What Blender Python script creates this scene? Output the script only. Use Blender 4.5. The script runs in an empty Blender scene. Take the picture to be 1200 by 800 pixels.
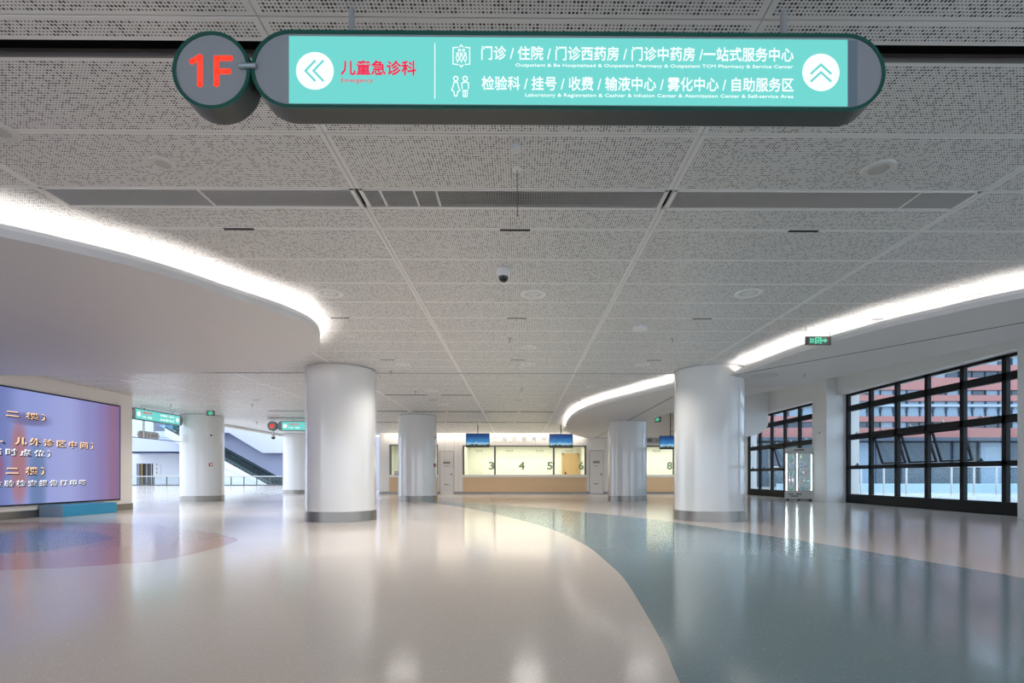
import bpy, bmesh, math, random
from mathutils import Vector, Matrix
random.seed(7)
SC = bpy.context.scene
COL = SC.collection

# ------------------------------------------------------------------ camera, world, light, exposure
EYE = 1.1
YAW = math.radians(0.45)
cam_d = bpy.data.cameras.new('camera')
cam_d.sensor_width = 36.0
cam_d.lens = 18.0
cam_d.shift_x = -13.7 / 1200
cam_d.shift_y = 158.0 / 1200
cam_d.clip_end = 400
cam = bpy.data.objects.new('camera', cam_d)
cam.location = (0, 0, EYE)
cam.rotation_euler = (math.pi / 2, 0, -YAW)
COL.objects.link(cam)
SC.camera = cam

world = bpy.data.worlds.new('world')
SC.world = world
world.use_nodes = True
wn = world.node_tree
wn.nodes.clear()
w_out = wn.nodes.new('ShaderNodeOutputWorld')
w_bg = wn.nodes.new('ShaderNodeBackground')
w_bg.inputs['Color'].default_value = (0.70, 0.82, 1.0, 1)
w_bg.inputs['Strength'].default_value = 2.7
wn.links.new(w_bg.outputs[0], w_out.inputs[0])

SC.view_settings.view_transform = 'Standard'
SC.view_settings.look = 'None'
SC.view_settings.gamma = 1.0
SC.view_settings.use_curve_mapping = False
SC.view_settings.exposure = 0.14
SC.cycles.max_bounces = 7
SC.cycles.diffuse_bounces = 4
SC.cycles.glossy_bounces = 3
SC.cycles.transparent_max_bounces = 12
SC.cycles.caustics_reflective = False
SC.cycles.caustics_refractive = False
SC.cycles.use_denoising = True
SC.cycles.denoising_prefilter = 'NONE'
SC.cycles.sample_clamp_indirect = 4.0

FILL_W = 320  # power of the fill lamps added at the ceiling
def area(name, loc, rot, sx, sy, power, color):
    l = bpy.data.lights.new(name, 'AREA')
    l.shape = 'RECTANGLE'; l.size = sx; l.size_y = sy; l.energy = power; l.color = color
    o = bpy.data.objects.new(name, l); o.location = loc; o.rotation_euler = rot
    COL.objects.link(o)
    return o
R = math.radians
# lamps the building has: wall washers over the counters, lamps in the rooms behind them
area('wall_washer_lamp', (-2.2, 31.75, 3.70), (R(60), 0, 0), 12.6, 0.12, 52, (1, .93, .84))
area('office_lamp', (-5.5, 33.9, 3.12), (0, 0, 0), 4.5, 1.5, 85, (1, .95, .80))
area('office_lamp', (0.3, 33.9, 3.12), (0, 0, 0), 6.5, 1.5, 135, (1, .95, .80))
area('office_lamp', (9.2, 33.9, 3.12), (0, 0, 0), 6, 1.5, 120, (1, .95, .80))

# ------------------------------------------------------------------ helpers
def ray(px, py):
    xc = (px - 613.7) / 600.0
    return (math.sin(YAW) + xc * math.cos(YAW), math.cos(YAW) - xc * math.sin(YAW), (558.0 - py) / 600.0)
def at_y(px, py, Y):
    d = ray(px, py); t = Y / d[1]
    return Vector((d[0] * t, Y, EYE + d[2] * t))
def at_z(px, py, Z):
    d = ray(px, py); t = (Z - EYE) / d[2]
    return Vector((d[0] * t, d[1] * t, Z))
def at_x(px, py, X):
    d = ray(px, py); t = X / d[0]
    return Vector((X, d[1] * t, EYE + d[2] * t))

MATS = {}
def mat(name, col=(.8, .8, .8), rough=.5, metal=0.0, emit=None, es=0.0, spec=.5, coat=0.0, bump=None, vary=None):
    if name in MATS: return MATS[name]
    m = bpy.data.materials.new(name); m.use_nodes = True
    nt = m.node_tree; b = nt.nodes['Principled BSDF']
    b.inputs['Base Color'].default_value = (*col, 1)
    b.inputs['Roughness'].default_value = rough
    b.inputs['Metallic'].default_value = metal
    b.inputs['Specular IOR Level'].default_value = spec
    b.inputs['Coat Weight'].default_value = coat
    b.inputs['Coat Roughness'].default_value = .06
    if emit:
        b.inputs['Emission Color'].default_value = (*emit, 1)
        b.inputs['Emission Strength'].default_value = es
    if vary:                       # gentle procedural grain on the base colour
        scale, amt = vary
        tc = nt.nodes.new('ShaderNodeTexCoord'); n = nt.nodes.new('ShaderNodeTexNoise')
        n.inputs['Scale'].default_value = scale; n.inputs['Detail'].default_value = 4
        mx = nt.nodes.new('ShaderNodeMix'); mx.data_type = 'RGBA'
        mx.inputs[6].default_value = (*[c * (1 - amt) for c in col], 1)
        mx.inputs[7].default_value = (*[min(1, c * (1 + amt)) for c in col], 1)
        nt.links.new(tc.outputs['Object'], n.inputs['Vector'])
        nt.links.new(n.outputs['Fac'], mx.inputs[0]); nt.links.new(mx.outputs[2], b.inputs['Base Color'])
    if bump:
        scale, st = bump
        tc = nt.nodes.new('ShaderNodeTexCoord'); n = nt.nodes.new('ShaderNodeTexNoise')
        n.inputs['Scale'].default_value = scale
        bp = nt.nodes.new('ShaderNodeBump'); bp.inputs['Strength'].default_value = st; bp.inputs['Distance'].default_value = .01
        nt.links.new(tc.outputs['Object'], n.inputs['Vector'])
        nt.links.new(n.outputs['Fac'], bp.inputs['Height']); nt.links.new(bp.outputs[0], b.inputs['Normal'])
    MATS[name] = m
    return m

def link(name, me, parent=None):
    o = bpy.data.objects.new(name, me); COL.objects.link(o)
    if parent is not None: o.parent = parent
    return o
def tag(o, label=None, cat=None, group=None, kind=None):
    if label: o['label'] = label
    if cat: o['category'] = cat
    if group: o['group'] = group
    if kind: o['kind'] = kind
    return o
def empty(name, loc, label, cat, group=None, rz=0.0):
    o = bpy.data.objects.new(name, None); COL.objects.link(o)
    o.location = loc; o.rotation_euler = (0, 0, rz); o.empty_display_size = .1
    return tag(o, label, cat, group)

class MB:
    """collects shapes and links them as one mesh object"""
    def __init__(s): s.bm = bmesh.new(); s.mi = 0
    def _f(s, vs):
        try:
            f = s.bm.faces.new(vs); f.material_index = s.mi; return f
        except ValueError: return None
    def box(s, x0, x1, y0, y1, z0, z1, M=None):
        c = [(x0, y0, z0), (x1, y0, z0), (x1, y1, z0), (x0, y1, z0), (x0, y0, z1), (x1, y0, z1), (x1, y1, z1), (x0, y1, z1)]
        v = [s.bm.verts.new((M @ Vector(p)) if M else p) for p in c]
        for q in ((0, 3, 2, 1), (4, 5, 6, 7), (0, 1, 5, 4), (1, 2, 6, 5), (2, 3, 7, 6), (3, 0, 4, 7)): s._f([v[i] for i in q])
        return s
    def prism(s, pts, z0, z1):          # polygon in XY, extruded in Z (ccw)
        a = [s.bm.verts.new((p[0], p[1], z0)) for p in pts]; b = [s.bm.verts.new((p[0], p[1], z1)) for p in pts]
        s._f(a[::-1]); s._f(b); n = len(pts)
        for i in range(n): s._f([a[i], a[(i + 1) % n], b[(i + 1) % n], b[i]])
        return s
    def prism_y(s, pts, y0, y1):        # polygon in XZ, extruded in Y
        a = [s.bm.verts.new((p[0], y0, p[1])) for p in pts]; b = [s.bm.verts.new((p[0], y1, p[1])) for p in pts]
        s._f(a); s._f(b[::-1]); n = len(pts)
        for i in range(n): s._f([a[i], b[i], b[(i + 1) % n], a[(i + 1) % n]])
        return s
    def prism_x(s, pts, x0, x1):        # polygon in YZ, extruded in X
        a = [s.bm.verts.new((x0, p[0], p[1])) for p in pts]; b = [s.bm.verts.new((x1, p[0], p[1])) for p in pts]
        s._f(a); s._f(b[::-1]); n = len(pts)
        for i in range(n): s._f([a[i], b[i], b[(i + 1) % n], a[(i + 1) % n]])
        return s
    def lathe(s, prof, n=24, c=(0, 0, 0), M=None):   # prof: (r, z)
        rings = []
        for r, z in prof:
            if r < 1e-6: 
                p = Vector((c[0], c[1], c[2] + z)); rings.append([s.bm.verts.new(M @ p if M else p)])
            else:
                ring = []
                for i in range(n):
                    a = 2 * math.pi * i / n
                    p = Vector((c[0] + r * math.cos(a), c[1] + r * math.sin(a), c[2] + z))
                    ring.append(s.bm.verts.new(M @ p if M else p))
                rings.append(ring)
        for A, B in zip(rings, rings[1:]):
            for i in range(n):
                j = (i + 1) % n
                if len(A) == 1 and len(B) == 1: continue
                if len(A) == 1: f = s._f([A[0], B[j], B[i]])
                elif len(B) == 1: f = s._f([A[i], A[j], B[0]])
                else: f = s._f([A[i], A[j], B[j], B[i]])
                if f: f.smooth = True
        return s
    def tube(s, p, q, r, n=8):
        p = Vector(p); q = Vector(q); d = q - p; L = d.length
        M = Matrix.Translation(p) @ d.to_track_quat('Z', 'Y').to_matrix().to_4x4()
        return s.lathe([(0, 0), (r, 0), (r, L), (0, L)], n, M=M)
    def build(s, name, m, parent=None, sharp=True):
        bmesh.ops.recalc_face_normals(s.bm, faces=s.bm.faces[:])
        me = bpy.data.meshes.new(name); s.bm.to_mesh(me); s.bm.free()
        for x in (m if isinstance(m, (list, tuple)) else [m]): me.materials.append(x)
        if sharp: 
            try: me.set_sharp_from_angle(angle=R(40))
            except Exception: pass
        return link(name, me, parent)
def bevel(o, w=.005, seg=2):
    md = o.modifiers.new('bevel', 'BEVEL'); md.width = w; md.segments = seg; md.limit_method = 'ANGLE'
    return o
def struct(o): o['kind'] = 'structure'; return o
def copy_tree(o, parent=None):
    c = o.copy(); COL.objects.link(c)
    if parent is not None: c.parent = parent
    for ch in list(o.children): copy_tree(ch, c)
    return c
def smooth(pts, per=8, closed=False):   # Catmull-Rom through points
    out = []; n = len(pts)
    rng = range(n) if closed else range(n - 1)
    for i in rng:
        g = (lambda k: pts[k % n]) if closed else (lambda k: pts[min(max(k, 0), n - 1)])
        p0, p1, p2, p3 = (Vector(g(k)[:2]) for k in (i - 1, i, i + 1, i + 2))
        for s_ in range(per):
            t = s_ / per
            out.append(.5 * ((2 * p1) + (-p0 + p2) * t + (2 * p0 - 5 * p1 + 4 * p2 - p3) * t * t + (-p0 + 3 * p1 - 3 * p2 + p3) * t ** 3))
    if not closed: out.append(Vector(pts[-1][:2]))
    return out

_text_cache = {}
def text_mesh(body, bold=0.0, ext=0.0):
    k = (body, bold, ext)
    if k in _text_cache: return _text_cache[k].copy()
    cu = bpy.data.curves.new('txt', 'FONT'); cu.body = body; cu.size = 1; cu.extrude = ext
    cu.bevel_depth = bold; cu.bevel_resolution = 0; cu.resolution_u = 2
    o = bpy.data.objects.new('txt', cu); COL.objects.link(o)
    bpy.context.view_layer.update()
    dg = bpy.context.evaluated_depsgraph_get()
    me = bpy.data.meshes.new_from_object(o.evaluated_get(dg))
    bpy.data.objects.remove(o); bpy.data.curves.remove(cu)
    _text_cache[k] = me
    return me.copy()
def text_part(name, body, m, parent, box, y, bold=0.0, axis='y', align=None):
    """lettering that fills box=(u0,u1,z0,z1) on the plane y (facing -Y) or x (facing +X, u = Y)"""
    me = text_mesh(body, bold)
    vs = me.vertices
    if not len(vs): return None
    x0 = min(v.co.x for v in vs); x1 = max(v.co.x for v in vs); y0 = min(v.co.y for v in vs); y1 = max(v.co.y for v in vs)
    u0, u1, z0, z1 = box
    for v in vs:
        a = (v.co.x - x0) / (x1 - x0); b = (v.co.y - y0) / (y1 - y0)
        u = u0 + a * (u1 - u0); z = z0 + b * (z1 - z0)
        dp = v.co.z * .2; v.co = (u, y - dp, z) if axis == 'y' else (y + dp, u, z)
    me.materials.clear(); me.materials.append(m)
    me.name = name
    return link(name, me, parent)
def stroke(mb, pts, w, y, d=.001):       # thick polyline on plane y (facing -Y)
    for (a, b) in zip(pts, pts[1:]):
        a = Vector(a); b = Vector(b); t = (b - a); L = t.length
        if L < 1e-6: continue
        t /= L; n = Vector((-t.y, t.x)) * w / 2; e = t * w * .35
        q = [a - e - n, b + e - n, b + e + n, a - e + n]
        mb.prism_y([(p.x, p.y) for p in q], y, y + d)
def ring_pts(cx, cy, r, n=20, a0=0, a1=2 * math.pi):
    return [(cx + r * math.cos(a0 + (a1 - a0) * i / n), cy + r * math.sin(a0 + (a1 - a0) * i / n)) for i in range(n + 1)]

# ------------------------------------------------------------------ materials
def perforated_mat():
    m = bpy.data.materials.new('perforated_panel'); m.use_nodes = True
    nt = m.node_tree; N = nt.nodes.new; L = nt.links.new; b = nt.nodes['Principled BSDF']
    uv = N('ShaderNodeUVMap'); uv.uv_map = 'holes'
    fl = N('ShaderNodeVectorMath'); fl.operation = 'FLOOR'; L(uv.outputs[0], fl.inputs[0])
    fr = N('ShaderNodeVectorMath'); fr.operation = 'SUBTRACT'; L(uv.outputs[0], fr.inputs[0]); L(fl.outputs[0], fr.inputs[1])
    ds = N('ShaderNodeVectorMath'); ds.operation = 'DISTANCE'; L(fr.outputs[0], ds.inputs[0]); ds.inputs[1].default_value = (.5, .5, 0)
    info = N('ShaderNodeObjectInfo')
    mul = N('ShaderNodeMath'); mul.operation = 'MULTIPLY'; mul.inputs[1].default_value = 97; L(info.outputs['Random'], mul.inputs[0])
    wn_ = N('ShaderNodeTexWhiteNoise'); wn_.noise_dimensions = '4D'
    L(fl.outputs[0], wn_.inputs['Vector']); L(mul.outputs[0], wn_.inputs['W'])
    gt = N('ShaderNodeMath'); gt.operation = 'GREATER_THAN'; gt.inputs[1].default_value = .68; L(wn_.outputs['Value'], gt.inputs[0])
    rr = N('ShaderNodeMath'); rr.operation = 'MULTIPLY_ADD'; rr.inputs[1].default_value = .13; rr.inputs[2].default_value = .215; L(gt.outputs[0], rr.inputs[0])
    le = N('ShaderNodeMath'); le.operation = 'LESS_THAN'; L(ds.outputs['Value'], le.inputs[0]); L(rr.outputs[0], le.inputs[1])
    mx = N('ShaderNodeMix'); mx.data_type = 'RGBA'
    mx.inputs[6].default_value = (.75, .745, .735, 1); mx.inputs[7].default_value = (.012, .013, .015, 1)
    L(le.outputs[0], mx.inputs[0]); L(mx.outputs[2], b.inputs['Base Color'])
    b.inputs['Roughness'].default_value = .38; b.inputs['Specular IOR Level'].default_value = .35
    MATS['perf'] = m
    return m
M_PERF = perforated_mat()
M_PANEL = mat('panel_white', (.77, .765, .755), .38, spec=.35)
M_WHITE = mat('painted_white', (.82, .82, .81), .55, vary=(.7, .02))
M_PLENUM = mat('plenum_black', (.012, .012, .014), .8)
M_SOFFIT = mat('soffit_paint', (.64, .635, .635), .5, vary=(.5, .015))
M_FASCIA = mat('fascia_paint', (.80, .785, .77), .5)
M_COL = mat('column_lacquer', (.70, .70, .69), .16, coat=.6)
M_WALLB = mat('counter_wall_panel', (.82, .78, .73), .35, vary=(.6, .02))
M_BLACK = mat('black_frame', (.010, .012, .015), .5, spec=.2)
M_DGREY = mat('dark_grey_metal', (.09, .09, .09), .4, metal=.3)
M_GREY = mat('grey_metal', (.45, .45, .45), .35, metal=.6)
M_COVE = mat('cove_tube', (1, 1, 1), .5, emit=(1, .93, .87), es=27)
M_CHAIR_W = mat('white_plastic', (.8, .8, .8), .35)

def steel_mat():
    m = bpy.data.materials.new('brushed_steel'); m.use_nodes = True
    nt = m.node_tree; b = nt.nodes['Principled BSDF']
    tc = nt.nodes.new('ShaderNodeTexCoord'); mp = nt.nodes.new('ShaderNodeMapping'); mp.inputs['Scale'].default_value = (2, 2, 160)
    n = nt.nodes.new('ShaderNodeTexNoise'); n.inputs['Scale'].default_value = 3
    r = nt.nodes.new('ShaderNodeMapRange'); r.inputs[3].default_value = .33; r.inputs[4].default_value = .42
    nt.links.new(tc.outputs['Object'], mp.inputs[0]); nt.links.new(mp.outputs[0], n.inputs['Vector'])
    nt.links.new(n.outputs['Fac'], r.inputs[0]); nt.links.new(r.outputs[0], b.inputs['Roughness'])
    b.inputs['Base Color'].default_value = (.30, .28, .25, 1); b.inputs['Metallic'].default_value = 1
    return m
M_STEEL = steel_mat()
def wood_mat(name, c1, c2, sc=(1.2, 1, 22)):
    m = bpy.data.materials.new(name); m.use_nodes = True
    nt = m.node_tree; b = nt.nodes['Principled BSDF']
    tc = nt.nodes.new('ShaderNodeTexCoord'); mp = nt.nodes.new('ShaderNodeMapping'); mp.inputs['Scale'].default_value = sc
    n = nt.nodes.new('ShaderNodeTexNoise'); n.inputs['Scale'].default_value = 1.5; n.inputs['Detail'].default_value = 5
    mx = nt.nodes.new('ShaderNodeMix'); mx.data_type = 'RGBA'; mx.inputs[6].default_value = (*c1, 1); mx.inputs[7].default_value = (*c2, 1)
    nt.links.new(tc.outputs['Object'], mp.inputs[0]); nt.links.new(mp.outputs[0], n.inputs['Vector'])
    nt.links.new(n.outputs['Fac'], mx.inputs[0]); nt.links.new(mx.outputs[2], b.inputs['Base Color'])
    b.inputs['Roughness'].default_value = .4
    return m
M_WOOD = wood_mat('counter_wood', (.64, .43, .24), (.74, .53, .32))
M_DOORWOOD = wood_mat('door_wood', (.62, .40, .19), (.70, .48, .24), (14, 1, 1))
def terrazzo(name, base, speck, rough=.13, chip=.12):
    m = bpy.data.materials.new(name); m.use_nodes = True
    nt = m.node_tree; N = nt.nodes.new; L = nt.links.new; b = nt.nodes['Principled BSDF']
    tc = N('ShaderNodeTexCoord')
    v = N('ShaderNodeTexVoronoi'); v.inputs['Scale'].default_value = 95; L(tc.outputs['Object'], v.inputs['Vector'])
    w = N('ShaderNodeSeparateColor'); L(v.outputs['Color'], w.inputs[0])
    g = N('ShaderNodeMath'); g.operation = 'GREATER_THAN'; g.inputs[1].default_value = 1 - chip; L(w.outputs[0], g.inputs[0])
    l = N('ShaderNodeMath'); l.operation = 'LESS_THAN'; l.inputs[1].default_value = .42; L(v.outputs['Distance'], l.inputs[0])
    mm = N('ShaderNodeMath'); mm.operation = 'MULTIPLY'; L(g.outputs[0], mm.inputs[0]); L(l.outputs[0], mm.inputs[1])
    n = N('ShaderNodeTexNoise'); n.inputs['Scale'].default_value = 60; n.inputs['Detail'].default_value = 5; L(tc.outputs['Object'], n.inputs['Vector'])
    n2 = N('ShaderNodeTexNoise'); n2.inputs['Scale'].default_value = .35; n2.inputs['Detail'].default_value = 3; L(tc.outputs['Object'], n2.inputs['Vector'])
    mx = N('ShaderNodeMix'); mx.data_type = 'RGBA'
    mx.inputs[6].default_value = (*[c * .94 for c in base], 1); mx.inputs[7].default_value = (*[min(1, c * 1.06) for c in base], 1)
    L(n.outputs['Fac'], mx.inputs[0])
    mx2 = N('ShaderNodeMix'); mx2.data_type = 'RGBA'; mx2.inputs[7].default_value = (*speck, 1)
    L(mm.outputs[0], mx2.inputs[0]); L(mx.outputs[2], mx2.inputs[6]); L(mx2.outputs[2], b.inputs['Base Color'])
    r = N('ShaderNodeMapRange'); r.inputs[3].default_value = rough * .8; r.inputs[4].default_value = rough * 1.25
    L(n2.outputs['Fac'], r.inputs[0]); L(r.outputs[0], b.inputs['Roughness'])
    bp = N('ShaderNodeBump'); bp.inputs['Strength'].default_value = .035; bp.inputs['Distance'].default_value = .02
    n3 = N('ShaderNodeTexNoise'); n3.inputs['Scale'].default_value = 1.3; n3.inputs['Detail'].default_value = 2; L(tc.outputs['Object'], n3.inputs['Vector'])
    L(n3.outputs['Fac'], bp.inputs['Height']); L(bp.outputs[0], b.inputs['Normal'])
    b.inputs['Specular IOR Level'].default_value = .62
    return m
M_FLOOR = terrazzo('terrazzo_beige', (.71, .638, .575), (.85, .82, .78))
M_TEAL = terrazzo('terrazzo_teal', (.205, .305, .34), (.36, .45, .47), chip=.06)
M_PINK = terrazzo('terrazzo_pink', (.55, .33, .28), (.62, .45, .40))
M_BLUE = terrazzo('terrazzo_blue', (.12, .22, .34), (.4, .5, .6))

def glass_mat(name, tint=(.9, .97, .97), refl=1.0, rough=.0):
    m = bpy.data.materials.new(name); m.use_nodes = True
    nt = m.node_tree; nt.nodes.clear(); N = nt.nodes.new; L = nt.links.new
    o = N('ShaderNodeOutputMaterial'); t = N('ShaderNodeBsdfTransparent'); g = N('ShaderNodeBsdfGlossy')
    t.inputs[0].default_value = (*tint, 1); g.inputs['Roughness'].default_value = rough
    f = N('ShaderNodeLayerWeight'); f.inputs[0].default_value = .5
    p = N('ShaderNodeMath'); p.operation = 'POWER'; p.inputs[1].default_value = 5; L(f.outputs['Facing'], p.inputs[0])
    k = N('ShaderNodeMath'); k.operation = 'MULTIPLY_ADD'; k.inputs[1].default_value = .5 * refl; k.inputs[2].default_value = .02 * refl
    mx = N('ShaderNodeMixShader'); L(p.outputs[0], k.inputs[0]); L(k.outputs[0], mx.inputs[0])
    L(t.outputs[0], mx.inputs[1]); L(g.outputs[0], mx.inputs[2]); L(mx.outputs[0], o.inputs[0])
    return m
M_GLASS = glass_mat('clear_glass', (.93, .97, .97))
M_GLASSW = glass_mat('window_glass', (.90, .96, .98))

# ------------------------------------------------------------------ floor
HC = 3.8
mb = MB(); mb.box(-60, 30, -12, 62, -.3, 0)
floor = struct(mb.build('floor', M_FLOOR))
lower = [(797, 800), (773, 746.7), (733, 680), (713, 660), (693, 643), (673, 631.7), (646.7, 620), (613, 610), (573, 600), (543, 594.3)]
lo = [at_z(x, y, 0).xy for x, y in lower]
lo = [Vector((.55, -1)), Vector((.70, 1.2))] + lo
up = [at_z(x, y, 0).xy for x, y in [(543, 589), (620, 593.8), (687, 600), (758, 607.5), (800, 613.3), (943, 634), (1087, 658), (1200, 677.3)]]
up = [Vector((-4.1, 22.3))] + up + [Vector((5.5, 3.5)), Vector((5.2, 1.2)), Vector((4.6, -1))]
poly = smooth(lo) + smooth(up)
mb = MB(); mb.prism([(p.x, p.y) for p in poly], -.005, .0012)
mb.build('floor_inlay', M_TEAL, floor)
pk = [at_z(x, y, 0).xy for x, y in [(277, 634), (213, 651.7), (147, 660), (0, 668)]] + [Vector((-9.5, 5.5)), Vector((-12.7, 6.6)), Vector((-12.9, 11)), ] + [at_z(x, y, 0).xy for x, y in [(10, 611.9), (143, 613), (213, 619.3), (260, 626.7)]]
mb = MB(); mb.prism([(p.x, p.y) for p in smooth(pk[::-1], closed=True)], -.005, .0012)
mb.build('floor_inlay', M_PINK, floor)
bl = [at_z(x, y, 0).xy for x, y in [(133, 630), (83, 640), (0, 648)]] + [Vector((-10.5, 7.4)), Vector((-12, 8.8)), Vector((-11.8, 10))] + [at_z(x, y, 0).xy for x, y in [(0, 621.7), (83, 621)]]
mb = MB(); mb.prism([(p.x, p.y) for p in smooth(bl[::-1], closed=True)], -.005, .0020)
mb.build('floor_inlay', M_BLUE, floor)
M_BRASS = mat('inlay_strip', (.32, .26, .2), .3, metal=.7)

# ------------------------------------------------------------------ ceiling: slab, perforated panels
PITCH = .0228
mb = MB()
mb.prism([(-15.25, 3.36), (13.9, 3.36), (13.9, 5.2), (9.6, 6.2), (8.74, 8.87), (7.68, 12.25), (7.35, 13.4), (6.75, 15.4), (5.73, 19.4), (5.5, 22.2), (5.42, 26), (5.45, 33.9), (-15.25, 33.9)], 3.86, 4.3); mb.box(-15.25, 13.9, -12, 3.17, 3.84, 4.3); mb.box(-15.25, 8.2, 3.17, 3.36, 3.98, 4.3)
ceiling = struct(mb.build('ceiling', M_PLENUM))
panel_mesh = {}
def panel(w, d):
    k = (round(w, 3), round(d, 3))
    if k in panel_mesh: return panel_mesh[k]
    nx = int((w - .06) / PITCH); ny = int((d - .045) / PITCH)
    hx, hy = w / 2 - .002, d / 2 - .002
    ix, iy = nx * PITCH / 2, ny * PITCH / 2
    bm = bmesh.new(); uvl = bm.loops.layers.uv.new('holes')
    lv = [(hx, hy, .03), (hx, hy, .004), (hx - .004, hy - .004, 0), (ix, iy, 0)]
    rings = []
    for a, b, z in lv: rings.append([bm.verts.new((sx * a, sy * b, z)) for sx, sy in ((-1, -1), (1, -1), (1, 1), (-1, 1))])
    for A, B in zip(rings, rings[1:]):
        for i in range(4):
            f = bm.faces.new([A[i], A[(i + 1) % 4], B[(i + 1) % 4], B[i]]); f.material_index = 0
    f = bm.faces.new(rings[-1]); f.material_index = 1
    for lp in f.loops:
        lp[uvl].uv = ((lp.vert.co.x + ix) / PITCH, (lp.vert.co.y + iy) / PITCH)
    f2 = bm.faces.new(rings[0])
    bm.normal_update()
    bmesh.ops.recalc_face_normals(bm, faces=bm.faces[:])
    me = bpy.data.meshes.new('ceiling_panel'); bm.to_mesh(me); bm.free()
    me.materials.append(M_PANEL); me.materials.append(M_PERF)
    panel_mesh[k] = me
    return me
PX = [-15.2, -13.44, -10.465, -7.49, -4.515, -1.54, 1.435, 4.41, 7.385]
P0 = 4.04; PR = .7828
rows = [(-1.68, -.90), (-.90, -.115), (-.115, .67), (.67, 1.455), (1.455, 2.237), (2.237, 3.02), (3.02, 3.195), (3.32, 4.04)]
k = 0
while P0 + PR * k < 33.4:
    rows.append((P0 + PR * k, P0 + PR * (k + 1))); k += 1
cells = []
for (y0, y1) in rows:
    for x0, x1 in zip(PX, PX[1:]):
        a, b = y0, y1
        if x0 > 4.4 and y0 > 13.3: continue
        if abs(y0 - (P0 + PR)) < .01 and -4.6 < x0 < 4: a = y0 + .33     # return-air grille takes the front of this row
        if abs(b - (P0 + PR * 12)) < .01: b -= .05                        # shutter slot
        cells.append((x0, x1, a, b))
def in_view(c):
    x, y = (c[0] + c[1]) / 2, max((c[2] + c[3]) / 2, .01)
    if y < 2.2: return -1
    return min(2.0, 1.15 * y / max(abs(x) - 1.4, .01)) * 100 / y if abs(x) - 1.49 < 1.03 * y else -1
cells.sort(key=in_view, reverse=True)
rest = bmesh.new(); rest_uv = rest.loops.layers.uv.new('holes')
for i, (x0, x1, a, b) in enumerate(cells):
    me = panel(x1 - x0, b - a)
    dz = random.uniform(-.0008, .0008)
    if i < 296 and in_view((x0, x1, a, b)) > 0:
        o = link('ceiling_panel', me, ceiling); o.location = ((x0 + x1) / 2, (a + b) / 2, HC + dz)
    else:
        t = me.copy(); t.transform(Matrix.Translation(((x0 + x1) / 2, (a + b) / 2, HC + dz))); rest.from_mesh(t); bpy.data.meshes.remove(t)
me = bpy.data.meshes.new('ceiling_panel_field'); rest.to_mesh(me); rest.free()
me.materials.append(M_PANEL); me.materials.append(M_PERF)
o = link('ceiling_panel_field', me, ceiling); o['kind'] = 'stuff'
# shutter channels: near one (open slot with grey back plate) and the one over the columns
mb = MB(); mb.box(-15.2, 13.9, 3.315, 3.345, 3.80, 3.852)
mb.build('slot_edge_plate', mat('slot_plate', (.20, .18, .17), .5, metal=.4, vary=(3, .2)), ceiling)
mb = MB(); mb.box(-13, 7.3, 13.39, 13.425, 3.79, 3.86)
mb.build('shutter_slot', M_PLENUM, ceiling)
mb = MB(); mb.box(-15.2, 7.3, 13.377, 13.388, 3.786, 3.83)
mb.build('slot_edge_plate', M_GREY, ceiling)

# fascia at the edge of the atrium, with dark shadow gap
mb = MB(); mb.box(-15.45, -15.2, 3.4, 34.2, 3.79, 4.4); mb.box(-15.52, -15.25, 3.4, 34.2, 3.66, 3.80)
struct(mb.build('trim_1', M_WHITE))
mb = MB(); mb.box(-15.245, -15.215, 3.4, 34.2, 3.775, 3.79)
struct(mb.build('trim_2', M_DGREY))

# ------------------------------------------------------------------ lowered soffits with light coves
def soffit(name, inner, outer, zb=3.5, th=.075, up_to=3.86):
    """inner: open smooth line (the glowing edge); outer closes the plan"""
    pts = [(p.x, p.y) for p in inner] + [(p.x, p.y) for p in outer]
    mb = MB(); mb.prism(pts, zb, zb + th)
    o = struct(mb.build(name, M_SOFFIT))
    return o
def offset(line, d):
    out = []
    for i, p in enumerate(line):
        a = line[max(i - 1, 0)]; b = line[min(i + 1, len(line) - 1)]
        t = (b - a).normalized(); out.append(p + Vector((-t.y, t.x)) * d)
    return out
def ribbon(line, w, z0, z1, name, m, parent):
    bm = bmesh.new(); A = offset(line, w / 2); B = offset(line, -w / 2)
    rows_ = []
    for a, b in zip(A, B): rows_.append([bm.verts.new((a.x, a.y, z0)), bm.verts.new((a.x, a.y, z1)), bm.verts.new((b.x, b.y, z1)), bm.verts.new((b.x, b.y, z0))])
    for r0, r1 in zip(rows_, rows_[1:]):
        for i in range(4): bm.faces.new([r0[i], r1[i], r1[(i + 1) % 4], r0[(i + 1) % 4]])
    bm.faces.new(rows_[0]); bm.faces.new(rows_[-1][::-1])
    bmesh.ops.recalc_face_normals(bm, faces=bm.faces[:])
    me = bpy.data.meshes.new(name); bm.to_mesh(me); bm.free(); me.materials.append(m)
    return link(name, me, parent)
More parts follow.
